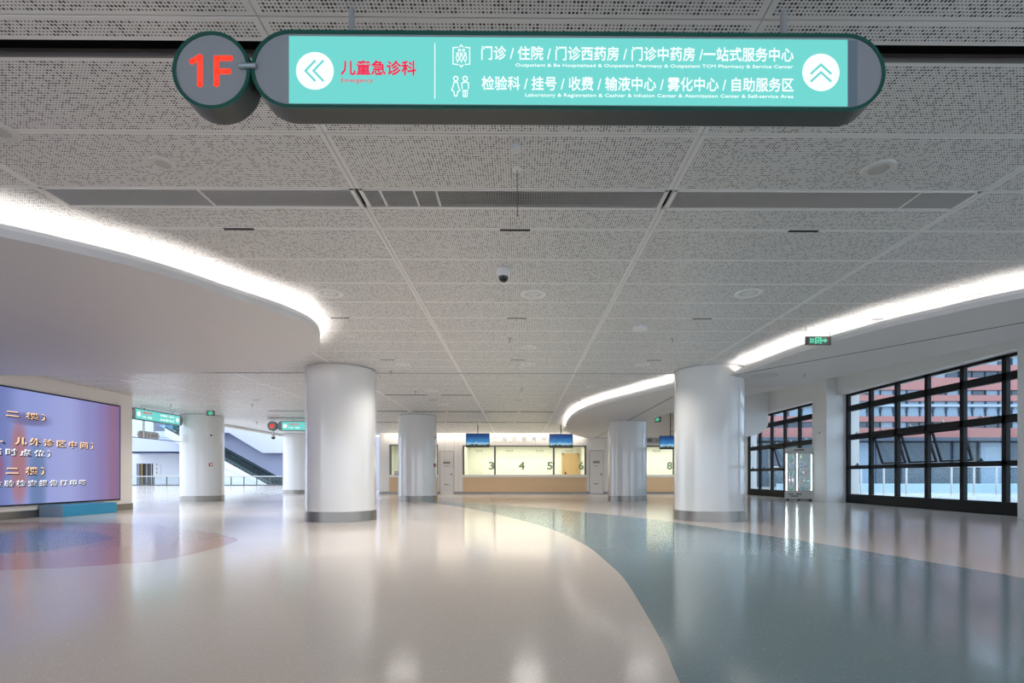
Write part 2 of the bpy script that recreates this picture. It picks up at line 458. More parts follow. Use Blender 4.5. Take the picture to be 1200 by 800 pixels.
# left disc
disc_pts = [at_z(x, y, 3.5).xy for x, y in [(0, 276.7), (133, 306.7), (200, 325), (267, 346.7), (333, 368), (367, 384), (375, 400), (366, 413), (333, 427), (267, 435.5), (150, 438.3), (0, 439)]]
disc_pts = [Vector((-17.5, 8.6)), Vector((-16, 5.6)), Vector((-13, 4.0)), Vector((-10, 3.55)), Vector((-7.6, 3.78)), Vector((-6.2, 4.40))] + disc_pts[:] + [Vector((-15.5, 11.5))]
disc_line = smooth(disc_pts, 8, closed=True)
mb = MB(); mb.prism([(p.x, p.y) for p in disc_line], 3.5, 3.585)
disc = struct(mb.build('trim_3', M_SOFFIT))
closed = disc_line + [disc_line[0]]
ins = offset(closed, .10)
ribbon(offset(closed, .012), .024, 3.584, 3.632, 'fascia_lip', M_FASCIA, disc)
ribbon(ins, .05, 3.586, 3.605, 'cove_light_strip', M_COVE, disc)
ins2 = offset(closed, .42)
mb = MB(); mb.prism([(p.x, p.y) for p in ins2[:-1]], 3.574, 3.858)
mb.build('cove_upstand', M_WHITE, disc)

# right soffits
near_in = [Vector((12.3, 3.0)), Vector((10.2, 4.0)), Vector((8.3, 5.35))] + [at_z(x, y, 3.5).xy for x, y in [(1200, 349), (1100, 370), (1020, 388.6), (930, 415), (858, 442)]] + [Vector((5.15, 13.38))]
near_line = smooth(near_in, 8)
outer = [Vector((7.35, 13.38)), Vector((7.68, 12.25)), Vector((8.74, 8.87)), Vector((9.6, 6.2)), Vector((13.9, 5.2)), Vector((13.9, 3.0))]
sof = soffit('trim_4', near_line[::-1][::-1], outer)
ribbon(offset(near_line, -.012), .024, 3.574, 3.628, 'fascia_lip', M_FASCIA, sof)
ribbon(offset(near_line, -.10), .05, 3.576, 3.600, 'cove_light_strip', M_COVE, sof)
ribbon(offset(near_line, -.50), .03, 3.574, 3.86, 'cove_upstand', M_WHITE, sof)
mb = MB()
for (a, b) in zip(outer, outer[1:4]):
    d = (b - a).normalized(); n = Vector((-d.y, d.x)) * .06
    mb.prism([(a.x, a.y), (b.x, b.y), (b.x + n.x, b.y + n.y), (a.x + n.x, a.y + n.y)], 3.574, 6.1)
mb.build('void_side_wall', M_WHITE, sof)
far_in = [Vector((4.30, 13.46)), Vector((4.13, 13.77)), Vector((3.67, 14.85)), Vector((2.75, 17.2)), Vector((2.27, 19.3)), Vector((2.12, 21.4)), Vector((2.17, 23.7)), Vector((2.40, 26.2)), Vector((2.95, 29)), Vector((4.15, 32.15))]
far_line = smooth(far_in, 8)
outer2 = [Vector((5.45, 32.15)), Vector((5.42, 26)), Vector((5.5, 22.2)), Vector((5.73, 19.4)), Vector((6.75, 15.4)), Vector((7.35, 13.46))]
sof2 = soffit('trim_5', far_line, outer2)
ribbon(offset(far_line, -.012), .024, 3.574, 3.628, 'fascia_lip', M_FASCIA, sof2)
ribbon(offset(far_line, -.10), .05, 3.576, 3.595, 'cove_light_strip', M_COVE, sof2)
ribbon(offset(far_line, -.50), .03, 3.574, 3.86, 'cove_upstand', M_WHITE, sof2)
mb = MB()
for (a, b) in zip(outer2, outer2[1:]):
    d = (b - a).normalized(); n = Vector((d.y, -d.x)) * -.06
    mb.prism([(a.x, a.y), (b.x, b.y), (b.x + n.x, b.y + n.y), (a.x + n.x, a.y + n.y)], 3.574, 6.1)
mb.build('void_side_wall', M_WHITE, sof2)
def joint(parent, a, b, w=.03):
    a = Vector(a); b = Vector(b); d = (b - a).normalized(); n = Vector((-d.y, d.x)) * w / 2
    mb = MB(); mb.prism([(a - n)[:], (b - n)[:], (b + n)[:], (a + n)[:]], 3.494, 3.501)
    mb.build('expansion_joint', M_DGREY, parent)
joint(sof, at_z(855, 440, 3.5).xy, at_z(1200, 377.5, 3.5).xy, .022); joint(sof, at_z(1200, 377.5, 3.5).xy, (9.5, 5.6), .022)
joint(sof2, (4.72, 32), (4.62, 15.4), .05)

# void over the window wall: high ceiling
mb = MB(); mb.box(4.5, 16.5, -2, 33, 6.1, 6.3)
struct(mb.build('ceiling_high', M_WHITE))

# ------------------------------------------------------------------ right wall with windows
WX = 13.9
mb = MB()
mb.box(13.0, 14.4, 21.6, 22.65, 0, 6.1)           # pier
mb.box(13.0, 14.4, 11.6, 13.27, 0, 6.1)           # second pier
mb.box(13.45, 14.4, 22.65, 31.0, 4.56, 6.1)       # bulkheads over the windows
mb.box(13.45, 14.4, 13.27, 21.6, 4.56, 6.1)
mb.box(13.45, 14.4, -2, 11.6, 4.56, 6.1)
mb.box(13.9, 14.4, 31.0, 32.4, 0, 6.1)
struct(mb.build('wall_right', M_WHITE))
def rounded_bulkhead():
    pts = [(9.6, 3.22), (12.3, 3.24), (12.9, 3.38), (13.3, 3.62), (13.44, 3.86), (13.445, 6.1), (9.6, 6.1)]
    p = [Vector(q) for q in pts]
    mb = MB(); mb.prism_y(pts, 27.6, 32.15)
    return struct(mb.build('trim_6', M_WHITE))
rounded_bulkhead()

zl = [(0.0, .37), (1.40, 1.55), (2.62, 2.85), (3.82, 4.06), (4.47, 4.56)]
def big_window(name, y_edges, open_bays):
    e = struct(bpy.data.objects.new(name, None)); COL.objects.link(e); e.location = (WX, (y_edges[0] + y_edges[-1]) / 2, 0)
    oy = e.location.y
    y0, y1 = y_edges[0], y_edges[-1]
    for y in y_edges:
        mb = MB(); w = .07
        mb.box(-.09, .045, y - oy - w, y - oy + w, 0, 4.56); bevel(mb.build('mullion', M_BLACK, e), .008)
    for (a, b) in zl:
        mb = MB(); dp = .13 if a == 0 else .09
        mb.box(-dp, .045, y0 - oy, y1 - oy, a, b); bevel(mb.build('transom', M_BLACK, e), .008)
    for bi, (a, b) in enumerate(zip(y_edges, y_edges[1:])):
        for r in range(4):
            z0, z1 = zl[r][1], zl[r + 1][0]
            if (bi, r) in open_bays:      # awning sash hinged at the top, pushed outwards
                hinge = Vector((.04, 0, z1)); M = Matrix.Translation(hinge) @ Matrix.Rotation(R(-17), 4, 'Y')
                H = z1 - z0; ya, yb = a - oy + .08, b - oy - .08
                mb = MB()
                mb.box(-.03, .03, ya, ya + .05, -H, 0, M); mb.box(-.03, .03, yb - .05, yb, -H, 0, M)
                mb.box(-.03, .03, ya, yb, -H, -H + .05, M); mb.box(-.03, .03, ya, yb, -.05, 0, M)
                s = mb.build('open_sash', M_BLACK, e)
                mb = MB(); mb.box(-.004, .004, ya + .05, yb - .05, -H + .05, -.05, M); mb.build('pane', M_GLASSW, s)
                mb = MB(); mb.tube((.0, ya + .06, z0 + .02), M @ Vector((0, ya + .06, -H * .7)), .012, 6); mb.build('stay', M_GREY, s)
            else:
                mb = MB(); mb.box(.02, .03, a - oy + .07, b - oy - .07, z0, z1); mb.build('pane', M_GLASSW, e)
                if r in (1, 2):
                    mb = MB(); ym = (a + b) / 2 - oy
                    mb.box(-.14, -.10, ym - .09, ym + .09, z0 + .005, z0 + .03); mb.box(-.14, -.09, ym - .03, ym + .0, z0 + .01, z0 + .09); mb.build('handle', M_GREY if r == 2 else M_BLACK, e)
    return e
big_window('window_1', [21.5 - 1.4 * i for i in range(7)][::-1], {(2, 1), (3, 1), (4, 1)})
big_window('window_2', [30.85 - 1.4 * i for i in range(7)][::-1], {(3, 1)})
big_window('window_3', [11.5 - 1.4 * i for i in range(7)][::-1], set())

# ------------------------------------------------------------------ columns
COLS = [(399.2, 13.05, 'near left'), (831.5, 13.05, 'near right'), (489.4, 23.0, 'far'), (735.3, 23.0, 'far'), (236.8, 23.0, 'far'), (348.5, 33.0, 'back')]
LBL = ['large glossy white column left of centre, nearest with steel base ring',
       'large glossy white column right of centre, nearest with steel base ring, meeting the curved soffit',
       'smaller glossy white column between the large left column and the service counter',
       'glossy white column in front of the right end of the counter, under the curved soffit',
       'white column right of the big video wall with a green exit sign above it',
       'distant white column half hidden behind the large left column']
r = .852
colpos = []
for i, (px, Yc, _) in enumerate(COLS):
    X = at_y(px, 558, Yc).x
    X = X * (Yc * Yc - r * r) / (Yc * Yc)
    colpos.append((X, Yc))
    e = empty('column', (X, Yc, 0), LBL[i], 'column')
    mb = MB(); mb.lathe([(0, .0), (r, .0), (r, 3.80 if i != 1 else 3.80), (0, 3.80)], 96); mb.build('shaft', M_COL, e)
    mb = MB(); mb.lathe([(r + .002, .004), (r + .010, .004), (r + .010, .245), (r + .001, .252)], 96); mb.build('base_ring', M_STEEL, e)
    mb = MB(); mb.lathe([(r + .002, 3.765), (r + .003, 3.775), (r + .003, 3.80)], 96); mb.build('top_joint', M_GREY, e)
# fittings on columns
def call_point(ci, ang, z, label, col, nm='fire_call_point'):
    X, Y = colpos[ci]; a = R(ang); n = Vector((math.cos(a), math.sin(a), 0)); p = Vector((X, Y, z)) + n * (r + .001)
    M = Matrix.Translation(p) @ n.to_track_quat('Z', 'Y').to_matrix().to_4x4()
    e = empty(nm, p, label, 'alarm' if nm == 'fire_call_point' else 'sensor'); Mi = Matrix.Translation(-p) @ M
    mb = MB(); mb.box(-.07, .07, -.07, .07, 0, .06, Mi); bevel(mb.build('housing', mat('housing_' + nm + str(col), col, .4), e), .01)
    mb = MB(); mb.box(-.035, .035, -.035, .035, .06, .07, Mi); mb.build('button', M_BLACK if col[0] > .5 and col[1] > .5 else M_CHAIR_W, e)
call_point(4, -38, 1.1 + (558 - 544.5) * 22.6 / 600, 'red fire call point on the right side of the column beside the atrium', (.5, .03, .03))
call_point(4, -38, 1.1 + (558 - 510.5) * 22.6 / 600, 'white alarm beacon high on the column beside the atrium', (.8, .78, .72), 'alarm_beacon')
call_point(2, -20, 1.1 + (558 - 545) * 22.6 / 600, 'dark red fire call point on the right edge of the column left of the counter', (.3, .02, .02))
call_point(2, -20, 1.1 + (558 - 512) * 22.6 / 600, 'small white sensor high on the right edge of the column left of the counter', (.8, .8, .8), 'wall_sensor')

# ------------------------------------------------------------------ main directional sign and its copy
M_SGREEN = mat('sign_green', (.006, .09, .066), .35)
M_SGREY = mat('sign_face_grey', (.30, .315, .33), .45)
M_SUNDER = mat('sign_underside', (.055, .062, .058), .45)
M_TSCR = mat('sign_screen', (.02, .05, .05), .4, emit=(.165, .70, .65), es=.86)
M_TWHITE = mat('sign_lettering_white', (.2, .2, .2), .4, emit=(.80, .88, .87), es=1.0)
M_TRED = mat('sign_lettering_red', (.2, .0, .02), .4, emit=(.72, .008, .06), es=1.0)
M_1F = mat('sign_lettering_orange', (.3, .02, .01), .4, emit=(1.0, .045, .02), es=1.1)
SY = 2.9
def pill(x0, x1, zc, rad, n=24):
    pts = [(x0 + rad + rad * math.cos(a), zc + rad * math.sin(a)) for a in [math.pi / 2 + math.pi * i / n for i in range(n + 1)]]
    pts += [(x1 - rad + rad * math.cos(a), zc + rad * math.sin(a)) for a in [-math.pi / 2 + math.pi * i / n for i in range(n + 1)]]
    return pts
def S(px, py):
    p = at_y(px, py, SY); return p.x, p.z
def make_sign():
    e = empty('directional_sign', (0, 0, 0), 'long teal electronic direction sign with rounded ends and round 1F disc hanging nearest the camera', 'sign')
    Ym = SY + .07
    u = 2.9 / 600
    cx, cz = S(247.3, 81.7); rad = 45.3 * u
    xl, zc = S(294, 82.2); xr, _ = S(1038, 82.8); zc = S(660, 82.3)[1]
    def shell(name, outl, inl):
        # rim (green), hollow wall underside and grey face recessed
        mb = MB(); n = len(outl)
        A = [mb.bm.verts.new((p[0], SY, p[1])) for p in outl]; B = [mb.bm.verts.new((p[0], SY, p[1])) for p in inl]
        C = [mb.bm.verts.new((p[0], SY + .006, p[1])) for p in inl]
        A2 = [mb.bm.verts.new((p[0], SY + .012, p[1])) for p in outl]
        for i in range(n):
            j = (i + 1) % n
            mb._f([A[i], A[j], B[j], B[i]]); mb._f([B[i], B[j], C[j], C[i]]); mb._f([A[i], A2[i], A2[j], A[j]])
        rim = mb.build(name + '_rim', M_SGREEN, e)
        mb = MB(); mb.prism_y(outl, SY + .012, SY + .135); body = mb.build(name + '_body', M_SUNDER, e)
        mb = MB(); mb.prism_y(inl, SY + .005, SY + .011); face = mb.build(name + '_face', M_SGREY, e)
        return face
    circ = ring_pts(cx, cz, rad, 48)[:-1]; circ_i = ring_pts(cx, cz, rad - .0195, 48)[:-1]
    face = shell('disc', circ, circ_i)
    mb = MB(); wd = 6.2 * u
    def RS(*q):
        q = [S(*p) for p in q]; stroke(mb, q, wd, SY + .003)
        for p in q: mb.prism_y(ring_pts(p[0], p[1], wd / 2, 12)[:-1], SY + .003, SY + .004)
    RS((224.5, 71.5), (233.8, 66.2), (233.8, 98.5)); mb.build('floor_number', M_1F, face)
    mb = MB()
    RS((269.3, 67.6), (253.3, 67.6), (253.3, 98.0)); RS((253.3, 83), (267.3, 83)); mb.build('floor_letter', M_1F, face)
    ro = 45.5 * u
    face = shell('pill', pill(xl, xr, zc, ro), pill(xl + .0195, xr - .0195, zc, ro - .0195))
    # display
    mb = MB(); x0, z1 = S(338.5, 42); x1, z0 = S(993.5, 124.0)
    mb.box(x0, x1, SY + .001, SY + .008, z0, z1); disp = mb.build('display', M_TSCR, e)
    mb = MB(); mb.box(x1, x1 + .058, SY + .003, SY + .0055, z0 + .002, z1 - .002); mb.build('side_panel', mat('side_panel', (.19, .24, .29), .3), e)
    yT = SY - .0005
    def T(s, x0, x1, y0, y1, m=M_TWHITE, bold=.012, nm='lettering'):
        a, zt = S(x0, y0); b, zb = S(x1, y1); text_part(nm, s, m, disp, (a, b, zb, zt), yT, bold)
    T('儿童急诊科', 399.4, 487.8, 70.6, 88.6, M_TRED, .018)
    T('Emergency', 399.8, 437.2, 91.6, 98, M_TRED, .002)
    T('门诊 / 住院 / 门诊西药房 / 门诊中药房 /一站式服务中心', 564, 930, 53.6, 72.6, M_TWHITE, .012)
    T('Outpatient & Be Hospitalized & Outpatient Pharmacy & Outpatient TCM Pharmacy & Service Center', 604, 929.5, 74.3, 81.2, M_TWHITE, .004)
    T('检验科 / 挂号 / 收费 / 输液中心 / 雾化中心 / 自助服务区', 564.5, 930, 89.0, 107.8, M_TWHITE, .012)
    T('Laboratory & Registration & Cashier & Infusion Center & Atomization Center & Self-service Area', 615.5, 929.8, 109.2, 116.2, M_TWHITE, .004)
    for (px, py, up) in ((369, 83, False), (962, 84.8, True)):
        c = S(px, py)
        mb = MB(); mb.prism_y(ring_pts(c[0], c[1], 22 * u, 36)[:-1], yT, yT + .001); o = mb.build('arrow_disc', M_TWHITE, disp)
        mb = MB()
        for q in (0, 1):
            if up: pts = [(px - 11.5, py + 1.5 + q * 9), (px, py - 9 + q * 9), (px + 11.5, py + 1.5 + q * 9)]
            else: pts = [(px + 0 + q * 9.5, py - 11.5), (px - 11 + q * 9.5, py), (px + 0 + q * 9.5, py + 11.5)]
            stroke(mb, [S(*p) for p in pts], 2.6 * u, yT - .0006, .0005)
        mb.build('arrow', M_TSCR, disp)
    mb = MB(); a = S(509.6, 51); b = S(509.6, 115.5); stroke(mb, [a, b], 1.0 * u, yT); mb.build('divider_line', M_TWHITE, disp)
    # lift pictogram
    mb = MB(); w = 1.15 * u
    def P(*q): stroke(mb, [S(*p) for p in q], w, yT)
    P((536.5, 55.4), (531, 55.8), (530.9, 75), (536.5, 75.6)); P((545, 55.4), (550.4, 55.8), (550.5, 75), (545, 75.6))
    P((538.4, 55), (540.5, 52.6), (542.6, 55)); P((538.4, 76), (540.5, 78.4), (542.6, 76))
    for px, py, r_ in ((538.4, 58.8, 1.2), (543.2, 58.8, 1.2)):
        stroke(mb, [S(*p) for p in ring_pts(px, py, r_, 8)], w * .8, yT)
    for px in (536.2, 540.6, 545.2):
        stroke(mb, [S(px + 1.7 * math.cos(t), 68 + 3.2 * math.sin(t)) for t in [i * math.pi / 4 for i in range(9)]], w * .8, yT); P((px, 71), (px, 73))
        stroke(mb, [S(*p) for p in ring_pts(px, 63, 1.3, 8)], w * .7, yT)
    mb.build('lift_pictogram', M_TWHITE, disp)
    mb = MB()
    stroke(mb, [S(*p) for p in ring_pts(534.1, 92, 2.6, 12)], w, yT); stroke(mb, [S(*p) for p in ring_pts(545.1, 92, 2.6, 12)], w, yT)
    P((532, 96.3), (531, 101), (529.2, 105.6), (531.8, 107.2), (532.6, 112.4), (535.5, 112.4), (536.4, 107.2), (538.8, 106), (537, 100.5), (536, 96.3), (532, 96.3))
    P((541.6, 104), (541.2, 97.5), (543, 96.3), (547.6, 96.3), (549, 97.5), (548.8, 104)); P((542.6, 106), (543, 113), (547.2, 113), (547.6, 106), (542.6, 106)); P((545.1, 106), (545.1, 113))
    mb.build('toilet_pictogram', M_TWHITE, disp)
    # link bar and hangers
    mb = MB(); a = S(281.5, 78.2); b = S(301, 78.2); mb.tube((a[0], SY - .006, a[1]), (b[0], SY - .006, b[1]), .014, 12)
    mb.build('link_bar', mat('link_bar', (.35, .42, .44), .3, metal=.5), e)
    for px in (412, 918):
        X = at_y(px, 30, 2.97).x
        mb = MB(); mb.tube((X, 2.97, zc + ro - .003), (X, 2.97, HC), .0165, 14)
        mb.build('hanger_pole', mat('hanger_grey', (.33, .33, .33), .4), e)
    X = at_y(247, 30, 2.97).x
    return e
make_sign()

def small_sign(loc, rz, L, H, label, disc, cover_rows, faceflip=False):
    """the same kind of sign further away: screen with simple rows of lettering"""
    e = empty('directional_sign', loc, label, 'sign', rz=rz)
    ro = H / 2
    mb = MB(); mb.prism_y(pill(0, L, 0, ro, 12), 0, .12); mb.build('pill_body', M_SGREEN, e)
    mb = MB(); mb.prism_y(pill(.02, L - .02, 0, ro - .02, 12), -.004, .0); mb.build('pill_face', M_SGREY, e)
    mb = MB(); mb.box(ro, L - ro, -.012, -.004, -ro + .035, ro - .035); d = mb.build('display', M_TSCR, e)
    y = -.0135
    for cx in (ro + .15, L - ro - .16):
        mb = MB(); mb.prism_y(ring_pts(cx, 0, .10, 20)[:-1], y, y + .001); mb.build('arrow_disc', M_TWHITE, d)
    text_part('lettering', '儿童急诊科', M_TRED, d, (ro + .30, ro + .85, .04, .13), y, .02)
    text_part('lettering', '门诊 / 住院', M_TWHITE, d, (ro + .30, ro + .85, -.13, -.04), y, .02)
    text_part('lettering', '检验科 / 挂号', M_TWHITE, d, (L - ro - 1.2, L - ro - .35, .04, .13), y, .02)
    text_part('lettering', '自助服务区', M_TWHITE, d, (L - ro - 1.2, L - ro - .35, -.13, -.04), y, .02)
    for x in (L * .2, L * .8):
        mb = MB(); mb.tube((x, .06, ro - .005), (x, .06, HC - loc[2]), .014, 8); mb.build('hanger_pole', M_GREY, e)
    if disc:
        mb = MB(); mb.prism_y(ring_pts(-ro - .01, 0, ro, 28)[:-1], 0, .12); mb.build('disc_body', M_SGREEN, e)
        mb = MB(); mb.prism_y(ring_pts(-ro - .01, 0, ro - .02, 28)[:-1], -.004, 0); f = mb.build('disc_face', M_SGREY, e)
        text_part('floor_number', '1F', M_1F, f, (-ro - .11, -ro + .09, -.085, .085), -.006, .05)
    return e
Ys = 24.5
p0 = at_y(324.8, 499, Ys)
small_sign((p0.x, Ys, p0.z), 0, 3.4, .455, 'distant teal direction sign with round disc left of the large left column', True, 2)
pA = at_y(0, 0, 1)
SX = -14.52
a = at_x(214.5, 494, SX)
# faces +X (towards the hall): local +x runs along +Y ... left end nearer the camera
small_sign((SX, a.y - 2.95, 3.48), R(90), 2.95, .44, 'teal direction sign seen at an angle beside the end of the video wall', False, 2)

# ------------------------------------------------------------------ video wall
mb = MB(); mb.box(-13.75, -13.0, 5.0, 17.28, 0, 3.8)
wl = struct(mb.build('wall_left', M_WALLB))
mb = MB(); mb.box(-13.77, -12.985, 4.98, 17.3, 0.002, .2)
struct(mb.build('baseboard_left', M_STEEL))
def screen_mat():
    m = bpy.data.materials.new('video_wall_picture'); m.use_nodes = True
    nt = m.node_tree; N = nt.nodes.new; L = nt.links.new; b = nt.nodes['Principled BSDF']
    tc = N('ShaderNodeTexCoord'); sp = N('ShaderNodeSeparateXYZ'); L(tc.outputs['Object'], sp.inputs[0])
    def ramp(src, stops, interp='EASE'):
        r_ = N('ShaderNodeValToRGB'); r_.color_ramp.interpolation = interp
        els = r_.color_ramp.elements
        els[0].position, els[0].color = stops[0][0], (*stops[0][1], 1)
        els[1].position, els[1].color = stops[-1][0], (*stops[-1][1], 1)
        for p_, c_ in stops[1:-1]:
            q = els.new(p_); q.color = (*c_, 1)
        L(src, r_.inputs[0]); return r_.outputs[0]
    def rng(src, a, b_):
        r_ = N('ShaderNodeMapRange'); r_.inputs[1].default_value = a; r_.inputs[2].default_value = b_; L(src, r_.inputs[0]); return r_.outputs[0]
    def mix(f, a, b_):
        x = N('ShaderNodeMix'); x.data_type = 'RGBA'; L(f, x.inputs[0]); L(a, x.inputs[6]) if not isinstance(a, tuple) else None
        if isinstance(b_, tuple): x.inputs[7].default_value = (*b_, 1)
        else: L(b_, x.inputs[7])
        return x.outputs[2]
    y = sp.outputs[1]; z = sp.outputs[2]
    yy = rng(y, 8.0, 16.7)
    base = ramp(yy, [(0, (.24, .36, .68)), (.52, (.22, .30, .66)), (.56, (.17, .22, .52)), (.63, (.30, .36, .74)), (.78, (.36, .40, .76)), (.87, (.27, .27, .58)), (.92, (.26, .20, .44)), (.97, (.28, .14, .27)), (1, (.20, .14, .33))])
    vz = ramp(rng(z, .3, 3.4), [(0, (0, 0, 0)), (.25, (1, 1, 1))])
    # blurred figure: a soft orange upright and a dark head on the left part of the picture
    def blob(cy, cz, ry, rz, soft):
        my = N('ShaderNodeMath'); my.operation = 'MULTIPLY_ADD'; my.inputs[1].default_value = 1 / ry; my.inputs[2].default_value = -cy / ry; L(y, my.inputs[0])
        mz = N('ShaderNodeMath'); mz.operation = 'MULTIPLY_ADD'; mz.inputs[1].default_value = 1 / rz; mz.inputs[2].default_value = -cz / rz; L(z, mz.inputs[0])
        p1 = N('ShaderNodeMath'); p1.operation = 'POWER'; p1.inputs[1].default_value = 2; L(my.outputs[0], p1.inputs[0])
        ab = N('ShaderNodeMath'); ab.operation = 'ABSOLUTE'; L(mz.outputs[0], ab.inputs[0])
        p2 = N('ShaderNodeMath'); p2.operation = 'POWER'; p2.inputs[1].default_value = 3; L(ab.outputs[0], p2.inputs[0])
        ab1 = N('ShaderNodeMath'); ab1.operation = 'ABSOLUTE'; L(my.outputs[0], ab1.inputs[0]); L(ab1.outputs[0], p1.inputs[0])
        s_ = N('ShaderNodeMath'); s_.operation = 'ADD'; L(p1.outputs[0], s_.inputs[0]); L(p2.outputs[0], s_.inputs[1])
        return ramp(s_.outputs[0], [(0, (soft,) * 3), (1, (0, 0, 0))])
    c = mix(blob(13.35, 1.45, .30, 1.35, .9), base, (.42, .17, .18))
    c = mix(blob(13.85, 1.0, .34, 1.3, .7), c, (.07, .17, .33))
    c = mix(blob(13.65, 2.60, .75, .20, .8), c, (.14, .13, .30))
    c = mix(blob(12.75, 1.3, .3, .5, .7), c, (.35, .07, .12))
    b.inputs['Base Color'].default_value = (.01, .01, .015, 1); b.inputs['Roughness'].default_value = .35
    L(c, b.inputs['Emission Color']); b.inputs['Emission Strength'].default_value = .80
    return m
vw = empty('video_wall', (-13.0, 12.2, 0), 'huge lavender electronic screen on the left wall showing orange and white Chinese lettering', 'screen')
def child_world(o, parent):    # keep mesh in world coordinates
    o.parent = parent; o.matrix_parent_inverse = Matrix.Translation(parent.location).inverted()
    return o
YA, YB, ZA, ZB = 7.6, 16.68, .375, 3.35
mb = MB(); mb.box(-13.0, -12.955, YA - .04, YB + .04, ZA - .04, ZB + .04); child_world(mb.build('frame', M_BLACK), vw)
mb = MB(); mb.box(-12.956, -12.947, YA, YB, ZA, ZB); scr = child_world(mb.build('display', screen_mat()), vw)
M_LO = mat('screen_lettering_orange', (.1, .1, .1), .5, emit=(1.0, .62, .36), es=1.05)
M_LW = mat('screen_lettering_white', (.1, .1, .1), .5, emit=(.9, .92, 1.0), es=1.0)
M_LD = mat('screen_lettering_shadow', (.02, .02, .03), .6, emit=(.02, .02, .05), es=1)
def VT(s, px0, px1, y0l, y1l, y0r, y1r, m, bold=.05):
    a = at_x(px0, y1l, -12.94); b = at_x(px1, y1r, -12.94); c = at_x(px0, y0l, -12.94)
    z0 = (a.z + b.z) / 2; z1 = z0 + (c.z - a.z)
    me = text_part('lettering', s, m, None, (a.y, b.y, z0, z1), -12.9445, bold, axis='x')
    o2 = text_part('lettering_shadow', s, M_LD, None, (a.y + .018, b.y + .02, z0 - .022, z1 - .018), -12.9465, bold + .02, axis='x')
    for q in (me, o2):
        q.parent = scr
        q.matrix_parent_inverse = Matrix.Identity(4)
def zx(u, v): return (u / 4.447, 430 + v / 4.447)
VT('·  二  楼 ）', -6, 54, 478.5, 487.5, 482.5, 492.8, M_LO)
VT('、 儿 外 诊 区 中 间 ）', 0, 110, 510.5, 520.5, 517.5, 526, M_LO)
VT('临 时 点 位 ）', -12, 60, 524.3, 533.5, 527, 535, M_LW)
VT('·  二  楼 ）', -6, 53, 546, 556.5, 547, 556.5, M_LO)
VT('检 验 检 查 报 告 打 印 等', -10, 101, 562, 570, 562.3, 568.8, M_LW)

# blue platform
p = empty('display_plinth', (-12.64, 14.85, 0), 'low bright blue rectangular platform on the floor below the video wall', 'platform')
mb = MB(); mb.box(-.33, .30, -.93, .93, .0, .31); bevel(mb.build('box', mat('platform_blue', (.02, .27, .48), .4, vary=(2, .05)), p), .008)
mb = MB(); mb.box(-.33, .305, -.935, -.93, .0, .31); mb.build('end_panel', mat('platform_end', (.25, .36, .45), .45), p)

# ------------------------------------------------------------------ back wall with service counters
YW = 32.2
def bx(px, Y=YW): return at_y(px, 558, Y).x
xs = dict(a=bx(444.6), b=bx(456.6), c=bx(513.2), d0=bx(515.2), d1=bx(531.8), e=bx(542.6), f=bx(687.2), g0=bx(690.3), g1=bx(707.4), h=bx(713.5))
mb = MB()
def wb(x0, x1, z0, z1): mb.box(x0, x1, YW, YW + .16, z0, z1)
wb(xs['a'], xs['b'], 0, 3.8); wb(xs['b'], xs['c'], 3.1, 3.8); wb(xs['c'], xs['d0'], 0, 3.8); wb(xs['d0'], xs['d1'], 2.70, 3.8)
wb(xs['d1'], xs['e'], 0, 3.8); wb(xs['e'], xs['f'], 3.04, 3.8); wb(xs['f'], xs['g0'], 0, 3.8); wb(xs['g0'], xs['g1'], 2.74, 3.8); wb(xs['g1'], xs['h'], 0, 3.8)
wb(xs['h'], 12.3, 3.02, 6.1); wb(12.3, 14.0, 0, 6.1)
wb(xs['h'] - .1, xs['h'], 3.8, 6.1); wb(4.3, xs['h'], 3.8, 6.1)
wbk = struct(mb.build('wall_back', M_WALLB))
mb = MB()
for x in (xs['c'] + .0, xs['d1'] + .03, bx(455.9), bx(521), bx(537), 1.0, xs['g1'] + .1):
    mb.box(x - .006, x + .006, YW - .003, YW + .002, 3.06 if x == 1.0 else .2, 3.75)
mb.build('panel_joint', mat('joint_grey', (.42, .38, .35), .6), wbk)
mb = MB()
for q0, q1 in (('a', 'b'), ('c', 'd0'), ('d1', 'e'), ('f', 'g0'), ('g1', 'h')): mb.box(xs[q0], xs[q1] , YW - .02, YW + .01, .003, .14)
struct(mb.build('baseboard_back', M_STEEL))
# rooms behind
M_CREAM = mat('office_cream', (.86, .85, .76), .6)
mb = MB()
mb.box(xs['a'], 14.0, 35.5, 35.6, 0, 3.3); mb.box(xs['a'], 14.0, YW + .16, 35.6, 3.2, 3.3); mb.box(xs['a'] , xs['a'] + .1, YW + .16, 35.5, 0, 3.2)
mb.box(xs['c'] , xs['c'] + .06, YW + .16, 35.5, 0, 3.2); mb.box(xs['f'] + .02, xs['f'] + .1, YW + .16, 35.5, 0, 3.2); mb.box(xs['e'] - .1, xs['e'] - .03, YW + .16, 35.5, 0, 3.2)
mb.box(xs['h'] - .1, xs['h'] - .02, YW + .16, 35.5, 0, 3.2); mb.box(xs['a'], 14, YW + .16, 35.6, -.02, .004)
struct(mb.build('wall_office', M_CREAM))
mb = MB(); x0, x1 = bx(658.6, 35.4), bx(678.5, 35.4)
mb.box(x0, x0 + .12, 35.4, 35.5, 0, 2.7); mb.box(x1 - .12, x1, 35.4, 35.5, 0, 2.7); mb.box(x0, x1, 35.4, 35.5, 2.58, 2.7)
d3 = struct(mb.build('door_1', M_DOORWOOD))
mb = MB(); mb.box(x0 + .12, x1 - .12, 35.43, 35.48, .01, 2.58); mb.build('door_leaf', M_DOORWOOD, d3)
